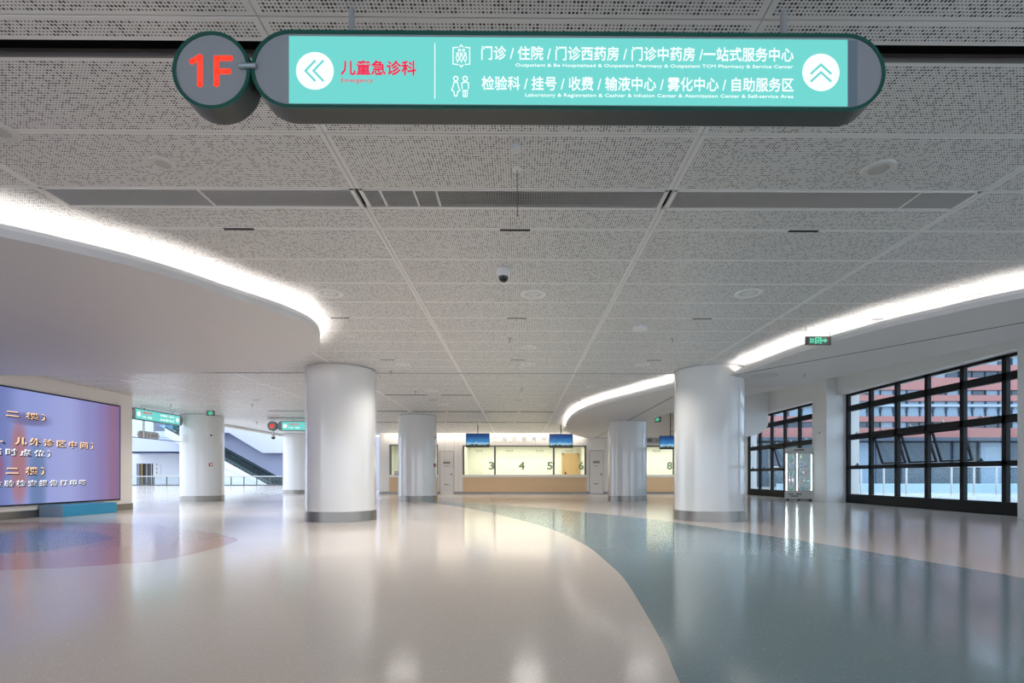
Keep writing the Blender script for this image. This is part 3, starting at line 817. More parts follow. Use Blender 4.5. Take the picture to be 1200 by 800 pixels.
mb = MB(); mb.box(x0 + .2, x0 + .27, 35.40, 35.43, 1.25, 1.4); mb.tube((x0 + .22, 35.38, 1.33), (x0 + .36, 35.38, 1.33), .012); mb.build('door_handle', M_BLACK, d3)
# white doors
def white_door(n, x0, x1, top):
    e = struct(bpy.data.objects.new('door_%d' % n, None)); COL.objects.link(e); e.location = ((x0 + x1) / 2, YW, 0)
    w = (x1 - x0) / 2
    mb = MB(); mb.box(-w, -w + .03, -.012, .12, 0, top); mb.box(w - .03, w, -.012, .12, 0, top); mb.box(-w + .03, w - .03, -.012, .12, top - .03, top)
    mb.build('door_frame', mat('door_frame_grey', (.45, .42, .40), .5), e)
    mb = MB(); mb.box(-w + .042, w - .03, .0, .05, .015, top - .04); bevel(mb.build('door_leaf', mat('door_leaf_paint', (.74, .70, .67), .45), e), .004)
    mb = MB(); mb.box(-.22, .22, -.012, 0, top - .82, top - .66); pl = mb.build('door_plate', mat('door_plate', (.50, .42, .40), .4), e)
    text_part('lettering', '新风机房', mat('plate_ink', (.12, .09, .09), .5), pl, (-.19, .19, top - .79, top - .69), -.014, .02)
    text_part('lettering', '非请勿入', MATS['plate_ink'], e, (-.13, .13, top - 1.01, top - .96), -.002, .02)
    text_part('lettering', '常闭式防火门', MATS['plate_ink'], e, (-.15, .15, top - 2.15, top - 2.07), -.002, .03)
    mb = MB(); mb.box(w - .16, w - .12, -.014, 0, 1.16, 1.3); mb.tube((w - .14, -.05, 1.24), (w - .24, -.05, 1.24), .012); mb.box(w - .15, w - .13, -.055, 0, 1.225, 1.25); mb.build('door_handle', M_DGREY, e)
    mb = MB()
    for z in (.35, 1.3, 2.3): mb.tube((-w + .035, -.02, z), (-w + .035, -.02, z + .14), .012, 6)
    mb.build('hinge', M_GREY, e)
white_door(2, xs['d0'], xs['d1'], 2.70)
white_door(3, xs['g0'], xs['g1'], 2.74)

M_NUM = mat('counter_number_green', (.36, .50, .27), .5)
M_INK = mat('counter_ink', (.22, .24, .22), .5)
def counter(name, x0, x1, mull, nums, labels, label, glass_top):
    e = empty(name, ((x0 + x1) / 2, YW - .1, 0), label, 'counter')
    ox = e.location.x; oy = e.location.y
    f = lambda x: x - ox
    mb = MB(); mb.box(f(x0), f(x1), .02, .5, .12, 1.045)
    mb.build('wood_front', M_WOOD, e)
    mb = MB(); mb.box(f(x0) + .01, f(x1) - .01, .03, .5, .0, .12); mb.build('plinth', M_STEEL, e)
    mb = MB(); mb.box(f(x0) - .005, f(x1) + .005, -.02, .55, 1.045, 1.20); bevel(mb.build('worktop', mat('worktop_white', (.80, .78, .72), .3), e), .01)
    for x in mull:
        mb = MB(); mb.box(f(x) - .055, f(x) + .055, .06, .16, 1.20, glass_top); mb.build('mullion', mat('mullion_grey', (.16, .155, .15), .4, metal=.4), e)
    mb = MB(); mb.box(f(x0), f(x1), .06, .16, glass_top - .05, glass_top + .03); mb.build('head_rail', MATS['mullion_grey'], e)
    for a, b in zip(mull, mull[1:]):
        mb = MB(); mb.box(f(a) + .055, f(b) - .055, .10, .11, 1.20, glass_top - .05); g = mb.build('glass_pane', M_GLASS, e)
    for s, px in nums:
        c = bx(px, YW); w = .18 if s != '4' else .20
        text_part('window_number', s, M_NUM, e, (f(c) - w, f(c) + w, 1.52, 2.02), .095, .028)
    for px in labels:
        c = bx(px, YW)
        text_part('window_label', '挂号收费', M_INK, e, (f(c) - .24, f(c) + .24, 2.66, 2.76), .095, .01)
        text_part('window_label', 'Registration & Cashier', M_INK, e, (f(c) - .17, f(c) + .17, 2.58, 2.63), .095, .0)
    return e
counter('service_counter', xs['b'], xs['c'], [xs['b'] + .06, -6.6, xs['c'] - .06], [], [], 'small service counter partly hidden behind the column left of the middle counter', 3.07)
counter('service_counter', xs['e'], xs['f'], [bx(543.3), bx(580), bx(648.9), bx(685.9)], [('3', 576), ('4', 611.3), ('5', 644.4), ('6', 681)], [561.5, 597, 632.5, 667],
        'long wooden service counter in the middle with glass windows numbered 3 to 6', 3.01)
counter('service_counter', xs['h'], 12.3, [xs['h'] + .06, bx(789.4), 12.24], [('8', 784.6)], [769.5], 'wooden service counter with window 8 between the two right columns', 3.0)
mb = MB(); mb.box(-12.5, -8.0, 40, 40.2, 0, 4.2); struct(mb.build('wall_passage', mat('passage_lavender', (.42, .42, .50), .5)))
# small red and white objects on left counter
e = empty('desk_box', (bx(464.2), YW + .18, 1.2), 'small pink box standing on the left counter top', 'box')
mb = MB(); mb.box(-.13, .13, -.05, .08, 0, .22); bevel(mb.build('carton', mat('pink_card', (.6, .06, .18), .5), e), .01)
mb = MB(); mb.box(-.10, .10, -.055, -.05, .05, .17); mb.build('front_label', M_CHAIR_W, e)
# wall lettering over the counter
M_SIGNT = mat('wall_letter_grey', (.20, .19, .18), .45)
cs = empty('service_centre_lettering', (0, YW, 3.3), 'grey raised Chinese lettering with small English line on the lit wall above the counter', 'lettering')
for i, ch in enumerate('一站式服务中心'):
    c = bx(579.8 + 11.52 * i) ; hh = .14
    box_ = (c - .14, c + .14, 3.47 - 3.3 - hh, 3.47 - 3.3 + hh) if ch != '一' else (c - .14, c + .14, .16, .19)
    o = text_part('character', ch, M_SIGNT, cs, box_, -.012, .0)
text_part('english_line', 'O n e - S t o p   S e r v i c e   C e n t e r', M_SIGNT, cs, (bx(577.3), bx(623.5), 3.205 - 3.3, 3.29 - 3.3), -.012, .01)['kind'] = 'stuff'
pb = empty('lintel_sign', (bx(775), YW - .03, 3.36), 'light grey sign board over window 8 with dark lettering', 'sign')
mb = MB(); mb.box(-2.0, 2.4, 0, .03, -.17, .17); bd = mb.build('board', mat('lintel_board', (.42, .41, .42), .4), pb)
text_part('lettering', '公告栏', mat('lintel_ink', (.03, .03, .03), .5), bd, (bx(757.5) - pb.location.x, bx(764.5) - pb.location.x, -.09, .1), -.004, .03)
text_part('lettering', '收费', MATS['lintel_ink'], bd, (bx(768) - pb.location.x, bx(771.2) - pb.location.x, -.05, .05), -.004, .01)

# ------------------------------------------------------------------ television screens hanging before the counter
def tv_mat():
    m = bpy.data.materials.new('tv_picture'); m.use_nodes = True
    nt = m.node_tree; N = nt.nodes.new; L = nt.links.new; b = nt.nodes['Principled BSDF']
    tc = N('ShaderNodeTexCoord'); sp = N('ShaderNodeSeparateXYZ'); L(tc.outputs['Object'], sp.inputs[0])
    n = N('ShaderNodeTexNoise'); n.inputs['Scale'].default_value = 7; n.inputs['Detail'].default_value = 5; L(tc.outputs['Object'], n.inputs['Vector'])
    # ridge height against x
    ad = N('ShaderNodeMath'); ad.operation = 'MULTIPLY_ADD'; ad.inputs[1].default_value = .22; ad.inputs[2].default_value = -.11; L(n.outputs['Fac'], ad.inputs[0])
    zz = N('ShaderNodeMath'); zz.operation = 'SUBTRACT'; L(sp.outputs[2], zz.inputs[0]); L(ad.outputs[0], zz.inputs[1])
    r_ = N('ShaderNodeValToRGB'); els = r_.color_ramp.elements
    mr = N('ShaderNodeMapRange'); mr.inputs[1].default_value = -.36; mr.inputs[2].default_value = .36; L(zz.outputs[0], mr.inputs[0])
    st = [(0, (.008, .01, .01)), (.18, (.05, .06, .04)), (.24, (.35, .6, .75)), (.40, (.03, .20, .45)), (.75, (.006, .06, .22)), (1, (.003, .02, .10))]
    els[0].position, els[0].color = st[0][0], (*st[0][1], 1); els[1].position, els[1].color = st[-1][0], (*st[-1][1], 1)
    for p_, c_ in st[1:-1]: q = els.new(p_); q.color = (*c_, 1)
    L(mr.outputs[0], r_.inputs[0]); L(r_.outputs[0], b.inputs['Emission Color']); b.inputs['Emission Strength'].default_value = 1.0
    b.inputs['Base Color'].default_value = (.01, .01, .01, 1); b.inputs['Roughness'].default_value = .2
    return m
M_TV = tv_mat()
def tv(px, py, Y, label, ztop):
    c = at_y(px, py, Y)
    e = empty('television', (c.x, Y, c.z), label, 'screen', 'screens hanging before the counters')
    mb = MB(); mb.box(-.615, .615, 0, .05, -.36, .36); bevel(mb.build('casing', M_BLACK, e), .006)
    mb = MB(); mb.box(-.595, .595, -.004, .0, -.325, .345); mb.build('display', M_TV, e)
    mb = MB(); mb.tube((0, .09, -.1), (0, .09, ztop - c.z), .022, 10); mb.box(-.2, .2, .05, .1, -.12, .12); mb.build('hanging_pole', M_BLACK, e)
    mb = MB(); mb.tube((0, .09, ztop - c.z - .02), (0, .09, ztop - c.z - .001), .07, 14); mb.build('ceiling_plate', M_CHAIR_W, e)
tv(559.8, 515.8, 26.5, 'television with blue landscape hanging over the left end of the middle counter', HC)
tv(657.5, 516.3, 26.5, 'television with blue landscape hanging over window 5 of the middle counter', HC)
tv(786.3, 518.3, 27.5, 'television with blue landscape half hidden behind the large right column', 6.1)

# ------------------------------------------------------------------ ceiling fittings
def downlight(px, py, D, label, grp='round ceiling downlights', power=None, X=None):
    c = at_z(px, py, HC)
    e = empty('downlight', (c.x, c.y, HC), label, 'light', grp)
    r_ = D / 2
    mb = MB(); mb.lathe([(r_, .0), (r_, -.008), (r_ * .93, -.014), (r_ * .72, -.010), (r_ * .66, .0), (r_ * .62, .02)], 32); mb.build('trim_ring', M_CHAIR_W, e)
    mb = MB(); mb.lathe([(r_ * .62, .02), (r_ * .5, .028), (r_ * .48, .004)], 32); mb.build('baffle', mat('baffle_grey', (.08, .08, .08), .4), e)
    mb = MB(); mb.lathe([(r_ * .48, .004), (r_ * .40, -.006), (0, -.008)], 32); mb.build('lens', mat('downlight_lens', (.7, .7, .7), .3), e)
    l = bpy.data.lights.new('added_fill_lamp', 'SPOT'); l.energy = power or FILL_W; l.spot_size = R(150); l.spot_blend = 1.0; l.shadow_soft_size = .40; l.color = (1, .955, .905)  # fill light added under an unlit fixture to brighten the hall
    lo_ = bpy.data.objects.new('added_fill_lamp', l); COL.objects.link(lo_); lo_.parent = e; lo_.location = (0, 0, -.03)
    return e
downlight(386, 343.5, .39, 'round recessed downlight beside the tip of the left glowing disc')
downlight(625, 344.5, .37, 'round recessed downlight right of the black dome camera')
downlight(877, 343.5, .40, 'round recessed downlight left of the hanging green exit sign')
downlight(410.5, 394, .17, 'small round downlight just right of the left glowing disc')
downlight(619.8, 406.8, .30, 'round downlight in the middle ceiling, front one of the pair')
downlight(619, 426.4, .36, 'round downlight in the middle ceiling, rear one of the pair')
downlight(472, 426.2, .36, 'small distant downlight above the gap between the two left columns')
downlight(753, 426.8, .36, 'small distant downlight left of the large right column')
for (px, py, d_, lb) in [(505, 457.4, .45, 'distant downlight above the far left column'), (520, 473.8, .42, 'distant downlight behind the linear diffuser'),
                     (635, 473.5, .42, 'distant downlight before the curved soffit tip'), (692, 452.8, .3, 'small downlight between slot and glowing soffit edge'),
                     (270, 457, .5, 'distant downlight over the atrium side of the hall')]:
    downlight(px, py, d_, lb)
for i, (X_, Y_) in enumerate([(-6, -1.5), (0, -1.5), (6, -1.5), (-9.5, 1.2), (9, 1.2), (-3, 1.0), (3.2, 1.0), (-11, 14.5), (-11.5, 19), (-7.5, 15), (-7.5, 27), (-11.5, 27), (-2.8, 28.6), (.9, 28.6), (8.6, 28.9)]):  # extra fixtures added only to carry more fill light
    q = Vector((X_, Y_))
    e = empty('downlight', (X_, Y_, HC), ['round fill lamp added behind the camera, left', 'round fill lamp added behind the camera, middle', 'round fill lamp added behind the camera, right', 'round fill lamp added above the near left, outside the picture', 'round fill lamp added above the near right, outside the picture', 'round fill lamp added overhead, left of the camera', 'round fill lamp added overhead, right of the camera', 'round fill lamp added behind the left disc, front one', 'round fill lamp added on the atrium side beyond the video wall', 'round fill lamp added between the left disc and the large left column', 'round fill lamp added between the far left columns', 'round fill lamp added near the atrium edge, rear one', 'round fill lamp added before the left end of the middle counter', 'round fill lamp added before the centre of the middle counter', 'round fill lamp added in the void in front of window 8'][i], 'light', 'round ceiling downlights')
    mb = MB(); mb.lathe([(.19, .0), (.19, -.008), (.17, -.014), (.12, .0), (.11, .02)], 24); mb.build('trim_ring', M_CHAIR_W, e)
    mb = MB(); mb.lathe([(.11, .02), (.09, -.004), (0, -.008)], 24); mb.build('lens', mat('downlight_lens', (.7, .7, .7), .3), e)
    l = bpy.data.lights.new('added_fill_lamp', 'SPOT'); l.energy = FILL_W * (.36 if i < 7 else 1.0); l.spot_size = R(150); l.spot_blend = 1.0; l.shadow_soft_size = .40; l.color = (1, .955, .905)  # added fill, weaker around and behind the camera
    lo_ = bpy.data.objects.new('added_fill_lamp', l); COL.objects.link(lo_); lo_.parent = e; lo_.location = (0, 0, -.03)
def ceiling_disc(name, px, py, D, h, label, cat, col=(.62, .61, .58), inner=True):
    c = at_z(px, py, HC); r_ = D / 2
    e = empty(name, (c.x, c.y, HC), label, cat)
    mb = MB(); mb.lathe([(r_, .0), (r_, -h * .5), (r_ * .93, -h), (r_ * .62, -h)], 32); mb.build('housing', mat(name + '_body', col, .4), e)
    mb = MB(); mb.lathe([(r_ * .62, -h), (r_ * .6, -h * .6), (0, -h * .6)], 32) if inner else mb.lathe([(r_ * .62, -h), (0, -h * 1.02)], 32)
    mb.build('grille_face' if inner else 'cover', mat(name + '_face', tuple(c_ * .78 for c_ in col) if inner else col, .5), e)
ceiling_disc('ceiling_speaker', 191, 191, .195, .012, 'small round ceiling speaker above the left end of the air grille', 'speaker')
ceiling_disc('ceiling_speaker', 1029, 197, .27, .02, 'round ceiling speaker above the right end of the air grille', 'speaker', (.55, .55, .55))
ceiling_disc('ceiling_speaker', -2, 152, .26, .02, 'round ceiling speaker cut off by the left picture edge', 'speaker')
ceiling_disc('smoke_detector', 750.5, 383.5, .27, .05, 'round white smoke detector on the ceiling left of the right column', 'detector', (.8, .8, .8), False)
ceiling_disc('presence_sensor', 604, 172.5, .085, .03, 'small round white sensor on the ceiling below the main sign', 'sensor', (.72, .72, .72), False)
def dome(px, py, zc, label, s=1.0, white=True, rod=0):
    c = at_z(px, py, zc)
    e = empty('dome_camera', (c.x, c.y, zc), label, 'camera')
    mb = MB(); mb.lathe([(.09 * s, 0), (.092 * s, -.04 * s), (.08 * s, -.095 * s), (.066 * s, -.10 * s)], 28)
    if rod: mb.tube((0, 0, 0), (0, 0, rod), .015)
    mb.build('housing', M_CHAIR_W, e)
    mb = MB(); mb.lathe([(.066 * s, -.098 * s)] + [(.063 * s * math.cos(t), -.105 * s - .065 * s * math.sin(t)) for t in [i * math.pi / 14 for i in range(8)]], 28)
    mb.build('dome_glass', mat('dome_black', (.01, .01, .012), .1), e)
dome(590, 315.5, HC, 'white dome camera with black glass on the middle ceiling', 1.0)
dome(838, 427.5, HC, 'white dome camera at the top of the large right column', 1.15)
dome(758.0, 432, HC, 'small dome camera') if False else None
c = at_y(320.3, 513, 26.0)
e = empty('dome_camera', (c.x, 26.0, HC), 'black dome camera on a short white drop pole below the distant round disc', 'camera')
mb = MB(); mb.tube((0, 0, 0), (0, 0, c.z - HC + .15), .03); mb.lathe([(.0, c.z - HC + .17), (.09, c.z - HC + .15), (.10, c.z - HC + .04)], 20); mb.build('housing', M_CHAIR_W, e)
mb = MB(); mb.lathe([(.10, c.z - HC + .04)] + [(.10 * math.cos(t), c.z - HC + .02 - .09 * math.sin(t)) for t in [i * math.pi / 14 for i in range(8)]], 20); mb.build('dome_glass', mat('dome_black', (.01, .01, .012), .1), e)
# hanging sensor rod
c = at_z(606, 198, HC); e = empty('pendant_rod', (c.x, c.y, HC), 'thin grey rod with round ceiling plate hanging in front of the air grille', 'rod')
mb = MB(); mb.lathe([(.045, 0), (.045, -.008), (0, -.012)], 20); mb.build('ceiling_plate', M_CHAIR_W, e)
mb = MB(); mb.tube((0, 0, 0), (.004, 0, -.42), .0045, 8); mb.build('rod', mat('rod_grey', (.28, .28, .28), .4), e)
# slots in joints
ns = 0
slot0 = None
words_ = {5.606: 'first row behind the long air grille', 8.738: 'second row, level with the left disc', 11.87: 'third row in front of the shutter slot', 18.13: 'row beyond the shutter slot', 21.26: 'row above the far columns'}
for kk, ypos in enumerate([P0 + PR * 2, P0 + PR * 6, P0 + PR * 10, P0 + PR * 18]):
    for X, sd in ((-6.2, 'far left'), (-3.06, 'left'), (-.05, 'middle'), (3.12, 'right')) + (((-9.3, 'leftmost'), (-12.3, 'outermost left')) if kk == 3 else ()) + (((6.2, 'far right'),) if kk == 1 else ()):
        if X == -6.2 and kk < 3: continue
        lab = 'black ceiling slot, %s one of the %s row behind the air grille' % (sd, ['first', 'second', 'third', 'fourth'][kk])
        e = empty('air_slot', (X, ypos, HC), lab, 'vent', 'black slots in the ceiling joints')
        if slot0 is None:
            mb = MB(); mb.box(-.165, .165, -.021, .021, -.007, .01); me1 = mb.build('slot', M_PLENUM, e).data
            mb = MB(); mb.box(-.172, .172, -.025, -.021, -.005, .01); mb.box(-.172, .172, .021, .025, -.005, .01); mb.box(-.172, -.165, -.021, .021, -.005, .01); mb.box(.165, .172, -.021, .021, -.005, .01)
            me2 = mb.build('slot_frame', M_PANEL, e).data; slot0 = e
        else:
            link('slot', me1, e); link('slot_frame', me2, e)
# return-air grilles
gy0, gy1 = P0 + PR, P0 + PR + .33
for i, (x0, x1, sd) in enumerate(((-4.47, -1.60, 'left'), (-1.48, 1.375, 'middle'), (1.495, 4.35, 'right'))):
    e = empty('air_grille', ((x0 + x1) / 2, (gy0 + gy1) / 2, HC), 'long dark slatted air grille in the ceiling, %s one of three' % sd, 'vent', 'long slatted air grilles')
    w = (x1 - x0) / 2; d = .33 / 2
    mb = MB(); t = .018
    mb.box(-w - .03, w + .03, -d, -d + t, -.006, .03); mb.box(-w - .03, w + .03, d - t, d, -.006, .03); mb.box(-w - .04, -w, -d, d, -.006, .03); mb.box(w, w + .04, -d, d, -.006, .03)
    mb.build('frame', M_PANEL, e)
    mb = MB(); n = int(2 * w / .0165)
    for q in range(n):
        x = -w + (q + .5) * 2 * w / n
        mb.box(x - .0028, x + .0028, -d + t, d - t, .0, .028)
    s_ = mb.build('slat_field', mat('grille_grey', (.54, .55, .56), .45), e, sharp=False); s_['kind'] = 'stuff'
    mb = MB()
    for q in range(5):
        y = -d + t + (q + .5) * (2 * d - 2 * t) / 5; mb.box(-w, w, y - .003, y + .003, .02, .045)
    mb.build('cross_bar', mat('grille_dark', (.22, .22, .23), .5), e)
    mb = MB(); mb.box(-w, w, -d, d, .05, .055); mb.build('back_plate', M_PLENUM, e)
    for xx in ([-.0], [-1.27, -.95, -.74], [.9])[i] if i < 3 else []:
        mb = MB(); mb.box(xx - .01, xx + .01, -d + t, d - t, -.003, .03); mb.build('divider', M_PANEL, e)
# distant linear diffusers
def lin(px0, px1, py, label, thick=.05):
    a = at_z(px0, py, HC); b = at_z(px1, py, HC)
    e = empty('linear_diffuser', ((a.x + b.x) / 2, a.y, HC), label, 'vent', 'long black linear diffusers'); w = abs(b.x - a.x) / 2
    mb = MB(); mb.box(-w, w, -thick, thick, -.008, -.0012); mb.build('slot', M_DGREY, e)
    n = max(1, int(2 * w / 1.45))
    for q in range(n + 1):
        x = -w + q * 2 * w / n; mb = MB(); mb.box(x - .03, x + .03, -thick - .01, thick + .01, -.011, -.0012); mb.build('bracket', M_PANEL, e)
lin(450, 502, 462.6, 'black linear diffuser above the far left column, left half'); lin(515.5, 554, 462.8, 'black linear diffuser above the far left column, right half')
lin(441, 478, 481.6, 'distant black ceiling line crossing behind the large left column', .10); lin(482.5, 565, 482, 'distant black ceiling line above the counter, middle piece', .10); lin(567.5, 649.5, 482.3, 'distant black ceiling line above the counter, right piece', .10)
lin(441, 643, 494.6, 'farthest grey ceiling line before the counter wall', .12)
lin(314, 358, 481.2, 'black ceiling line left of the large left column', .10); lin(314, 358, 489.4, 'rear black ceiling line left of the large left column', .12)
# sprinklers
spr = None
SPL = ['above the gap left of the camera', ]
for (px, py, z, lb) in [(597.5, 396, HC, 'small sprinkler head on the middle ceiling'), (788, 396.5, HC, 'small sprinkler head left of the right column'),
                        (943, 438, 3.5, 'small sprinkler head on the curved right soffit'), (679.5, 468, HC, 'small hanging sensor before the curved soffit'),
                        (458, 434.5, HC, 'small sprinkler right of the large left column'), (487, 458, HC, 'small sprinkler left of the distant downlight'),
                        (295.5, 473.5, HC, 'small sprinkler over the atrium side'), (200, 474, HC, 'small sprinkler above the angled sign'), (301, 494, HC, 'small sprinkler near the atrium edge'),
                        (612, 455, HC, 'small dark sprinkler far down the middle ceiling')]:
    c = at_z(px, py, z); e = empty('sprinkler', (c.x, c.y, z), lb, 'sprinkler', 'ceiling sprinkler heads')
    s = 1 + c.y * .05
    if spr is None:
        mb = MB(); mb.lathe([(.028, .0), (.028, -.004), (.009, -.006), (.009, -.03), (.004, -.032), (.004, -.05), (.02, -.051), (.02, -.054), (0, -.054)], 12)
        spr = mb.build('head', M_GREY, e).data
    else: link('head', spr, e)
    e.scale = (s, s, s)
# round access hatch on the right soffit
c = at_z(896, 440, 3.5); e = empty('access_hatch', (c.x, c.y, 3.5), 'round flush access hatch on the soffit right of the large right column', 'hatch')
mb = MB(); mb.lathe([(.30, 0.0), (.30, -.005), (.28, -.005)], 32); mb.build('ring', M_GREY, e)
mb = MB(); mb.lathe([(.28, -.004), (0, -.004)], 32); mb.build('cover', mat('hatch_cover', (.55, .56, .57), .5), e)

# exit signs
M_EGRN = mat('exit_green', (.02, .15, .1), .4, emit=(.12, .85, .52), es=.8)
M_EBACK = mat('exit_back', (.08, .16, .13), .3)
def exit_sign(loc, rz, w, h, zt, label, cells_=True):
    e = empty('exit_sign', loc, label, 'sign', rz=rz)
    mb = MB(); mb.box(-w / 2, w / 2, 0, .025, -h / 2, h / 2); bevel(mb.build('casing', mat('exit_casing', (.10, .075, .07), .35, metal=.3), e), .004)
    mb = MB(); mb.box(-w * .37, w * .36, -.004, 0, -h * .4, h * .4); f = mb.build('panel', M_EBACK, e)
    y = -.006
    text_part('lettering', '安全', M_EGRN, f, (-w * .34, -w * .17, h * .02, h * .27), y, .04)
    text_part('lettering', '出口', M_EGRN, f, (-w * .34, -w * .17, -h * .26, -h * .03), y, .04)
    mb = MB(); mb.box(-w * .13, -w * .085, y, y + .001, -h * .38, h * .38); mb.box(w * .065, w * .11, y, y + .001, -h * .38, h * .38); mb.box(-w * .085, w * .065, y, y + .001, h * .30, h * .38)
    k = h / .16
    mb.prism_y([(x * k, z * k) for x, z in ring_pts(.004, .035, .011, 10)[:-1]], y, y + .001)
    def st(*q): stroke(mb, [(a * k, b * k) for a, b in q], .010 * k, y)
    st((.0, .02), (-.008, -.012)); st((-.008, -.012), (.012, -.03), (.006, -.052)); st((-.008, -.012), (-.016, -.035), (-.03, -.04)); st((.0, .017), (.02, .004)); st((.0, .017), (-.02, .01), (-.024, -.008))
    mb.build('running_figure', M_EGRN, f)
    mb = MB(); stroke(mb, [(w * .14, 0), (w * .28, 0)], h * .14, y); mb.prism_y([(w * .24, -h * .24), (w * .24, h * .24), (w * .35, 0)], y, y + .001); mb.build('arrow', M_EGRN, f)
    for sx in (-1, 1):
        mb = MB(); mb.tube((sx * w * .47, .012, h / 2 - .002), (sx * w * .47, .012, zt - loc[2]), .006, 6); mb.build('hanger', M_GREY, e)
        mb = MB(); mb.lathe([(.03, zt - loc[2]), (.03, zt - loc[2] - .012), (0, zt - loc[2] - .014)], 14, (sx * w * .47, .012, 0)); mb.build('ceiling_plate', M_CHAIR_W, e)
c = at_y(959, 399, 9.1); exit_sign((c.x, 9.1, c.z), 0, .46, .155, HC, 'green running man exit sign hanging beside the glowing right soffit edge')
c = at_y(246.7, 484, 20.6); exit_sign((c.x, 20.6, c.z), R(12), .30, .2, HC, 'small green exit sign in front of the column beside the atrium')
c = at_y(770.7, 491.5, 24); exit_sign((c.x, 24, c.z), R(-55), .34, .24, 4.4, 'small green exit sign seen edgeways between the two right columns')

# ------------------------------------------------------------------ smoke curtain glass + small round-ended sign near the atrium
sc_ = empty('smoke_curtain', (-14.74, 20, 2.6), 'clear glass smoke curtain with thin dark edge hanging behind the angled teal sign', 'glass screen')
mb = MB(); mb.box(-.012, .0, -5.5, 2.66, .0, 1.19); mb.build('glass_pane', M_GLASS, sc_)
mb = MB(); mb.box(-.02, .01, -5.5, 2.66, -.015, .012); mb.box(-.03, .03, 2.66, 2.72, -.015, 1.19); mb.build('edge_rail', M_DGREY, sc_)
mb = MB(); mb.box(-.02, .01, .2, .23, 0, 1.19); mb.box(-.02, .01, -2.6, -2.57, 0, 1.19); mb.build('glass_joint', M_GREY, sc_)
hs = empty('hanging_sign', (-15.48, 21.5, 2.82), 'small grey round-ended sign with red round symbols below the angled teal sign', 'sign', rz=R(90))
mb = MB(); mb.prism_y(pill(-.62, .62, 0, .15, 10), 0, .05); mb.build('board', mat('hang_board', (.55, .48, .48), .4), hs)
for i in range(5):
    mb = MB(); x = -.42 + .21 * i
    stroke(mb, ring_pts(x, 0, .06, 10), .022, -.004); mb.build('symbol', mat('hang_red' if i < 3 else 'hang_dark', (.5, .05, .04) if i < 3 else (.12, .08, .08), .5), hs)
for x in (-.3, .35):
    mb = MB(); mb.tube((x, .025, .14), (x, .025, .84), .01, 6); mb.build('hanger', M_DGREY, hs)

# ------------------------------------------------------------------ atrium beyond: railing, escalators, far walls
M_LAV = mat('atrium_wall', (.55, .57, .68), .6, vary=(.3, .02))
M_LAV2 = mat('atrium_wall_back', (.30, .32, .42), .6, vary=(.3, .02))
M_ATW = mat('atrium_wall_white', (.62, .62, .62), .6)
def FX(px, Y): return at_y(px, 558, Y).x
def FZ(py, Y, px=290): return at_y(px, py, Y).z
# railing
YR = 61.2
rl = empty('atrium_railing', (FX(245, YR), YR, 0), 'long glass railing with steel posts in front of the escalators', 'railing')
ox = rl.location.x
x0, x1 = FX(120, YR) - ox, FX(331, YR) - ox
mb = MB(); mb.tube((x0, 0, 1.1), (x1, 0, 1.1), .06, 8); mb.build('handrail', M_GREY, rl)
mb = MB(); mb.box(x0, x1, -.05, .05, 0, .12); mb.build('base_rail', M_DGREY, rl)
n = 14
for i in range(n + 1):
    x = x0 + (x1 - x0) * i / n
    mb = MB(); mb.box(x - .05, x + .05, -.04, .04, .1, 1.08); mb.build('post', M_DGREY, rl)
    if i < n:
        mb = MB(); mb.box(x + .07, x + (x1 - x0) / n - .07, -.008, .008, .14, 1.0); mb.build('glass_pane', M_GLASS, rl)
# escalators: incline 30 degrees rising to the left
def escalator(y, shift, label):
    e = empty('escalator', (FX(316, y) + shift, y, -.3), label, 'escalator')
    sl = math.tan(R(29)); L_ = 13.0
    # truss with flat landing
    mb = MB(); mb.prism_y([(1.6, -.2), (1.6, .35), (0, .35), (-L_, .35 + L_ * sl), (-L_, -.75 + L_ * sl), (-1.6, -.2)], 0, .12)
    mb.prism_y([(1.6, -.2), (1.6, .35), (0, .35), (-L_, .35 + L_ * sl), (-L_, -.75 + L_ * sl), (-1.6, -.2)], 1.5, 1.62)
    mb.build('truss', M_ATW, e)
    mb = MB(); st = .4
    for i in range(int(L_ / st)):
        x = -i * st; z = .2 + i * st * sl
        mb.box(x - st, x, .12, 1.5, z - .25, z)
    o = mb.build('step_band', M_DGREY, e); o['kind'] = 'stuff'
    for yy in (.03, 1.53):
        mb = MB(); mb.prism_y([(1.2, .35), (1.2, 1.2), (0, 1.25), (-L_, 1.25 + L_ * sl), (-L_, .35 + L_ * sl), (0, .35)], yy, yy + .03); mb.build('balustrade_glass', glass_mat('balustrade_glass', (.55, .68, .68), .8) if 'bg' not in MATS else MATS['bg'], e)
        mb = MB(); mb.tube((1.3, yy + .015, 1.2), (0, yy + .015, 1.28), .07, 8); mb.tube((0, yy + .015, 1.28), (-L_, yy + .015, 1.28 + L_ * sl), .07, 8); mb.tube((1.3, yy + .015, 1.2), (1.4, yy + .015, .5), .07, 8); mb.build('handrail', M_BLACK, e)
        mb = MB(); mb.prism_y([(1.2, .30), (1.2, .42), (0, .42), (-L_, .42 + L_ * sl), (-L_, .24 + L_ * sl), (0, .24)], yy - .03, yy + .06); mb.build('skirt', M_DGREY, e)
    return e
MATS['bg'] = glass_mat('balustrade_glass', (.55, .70, .70), .8)
escalator(64.2, 0, 'near escalator with glass balustrades rising to the left beyond the railing')
escalator(67.0, .4, 'rear escalator rising to the left behind the near escalator')
mb = MB()
Yw = 74
mb.box(-75, -24, Yw, Yw + .3, -1, 14); o = struct(mb.build('wall_atrium', M_LAV2))
mb = MB(); Yp = 72.5
P_ = lambda px, py: (FX(px, Yp), FZ(py, Yp, px))
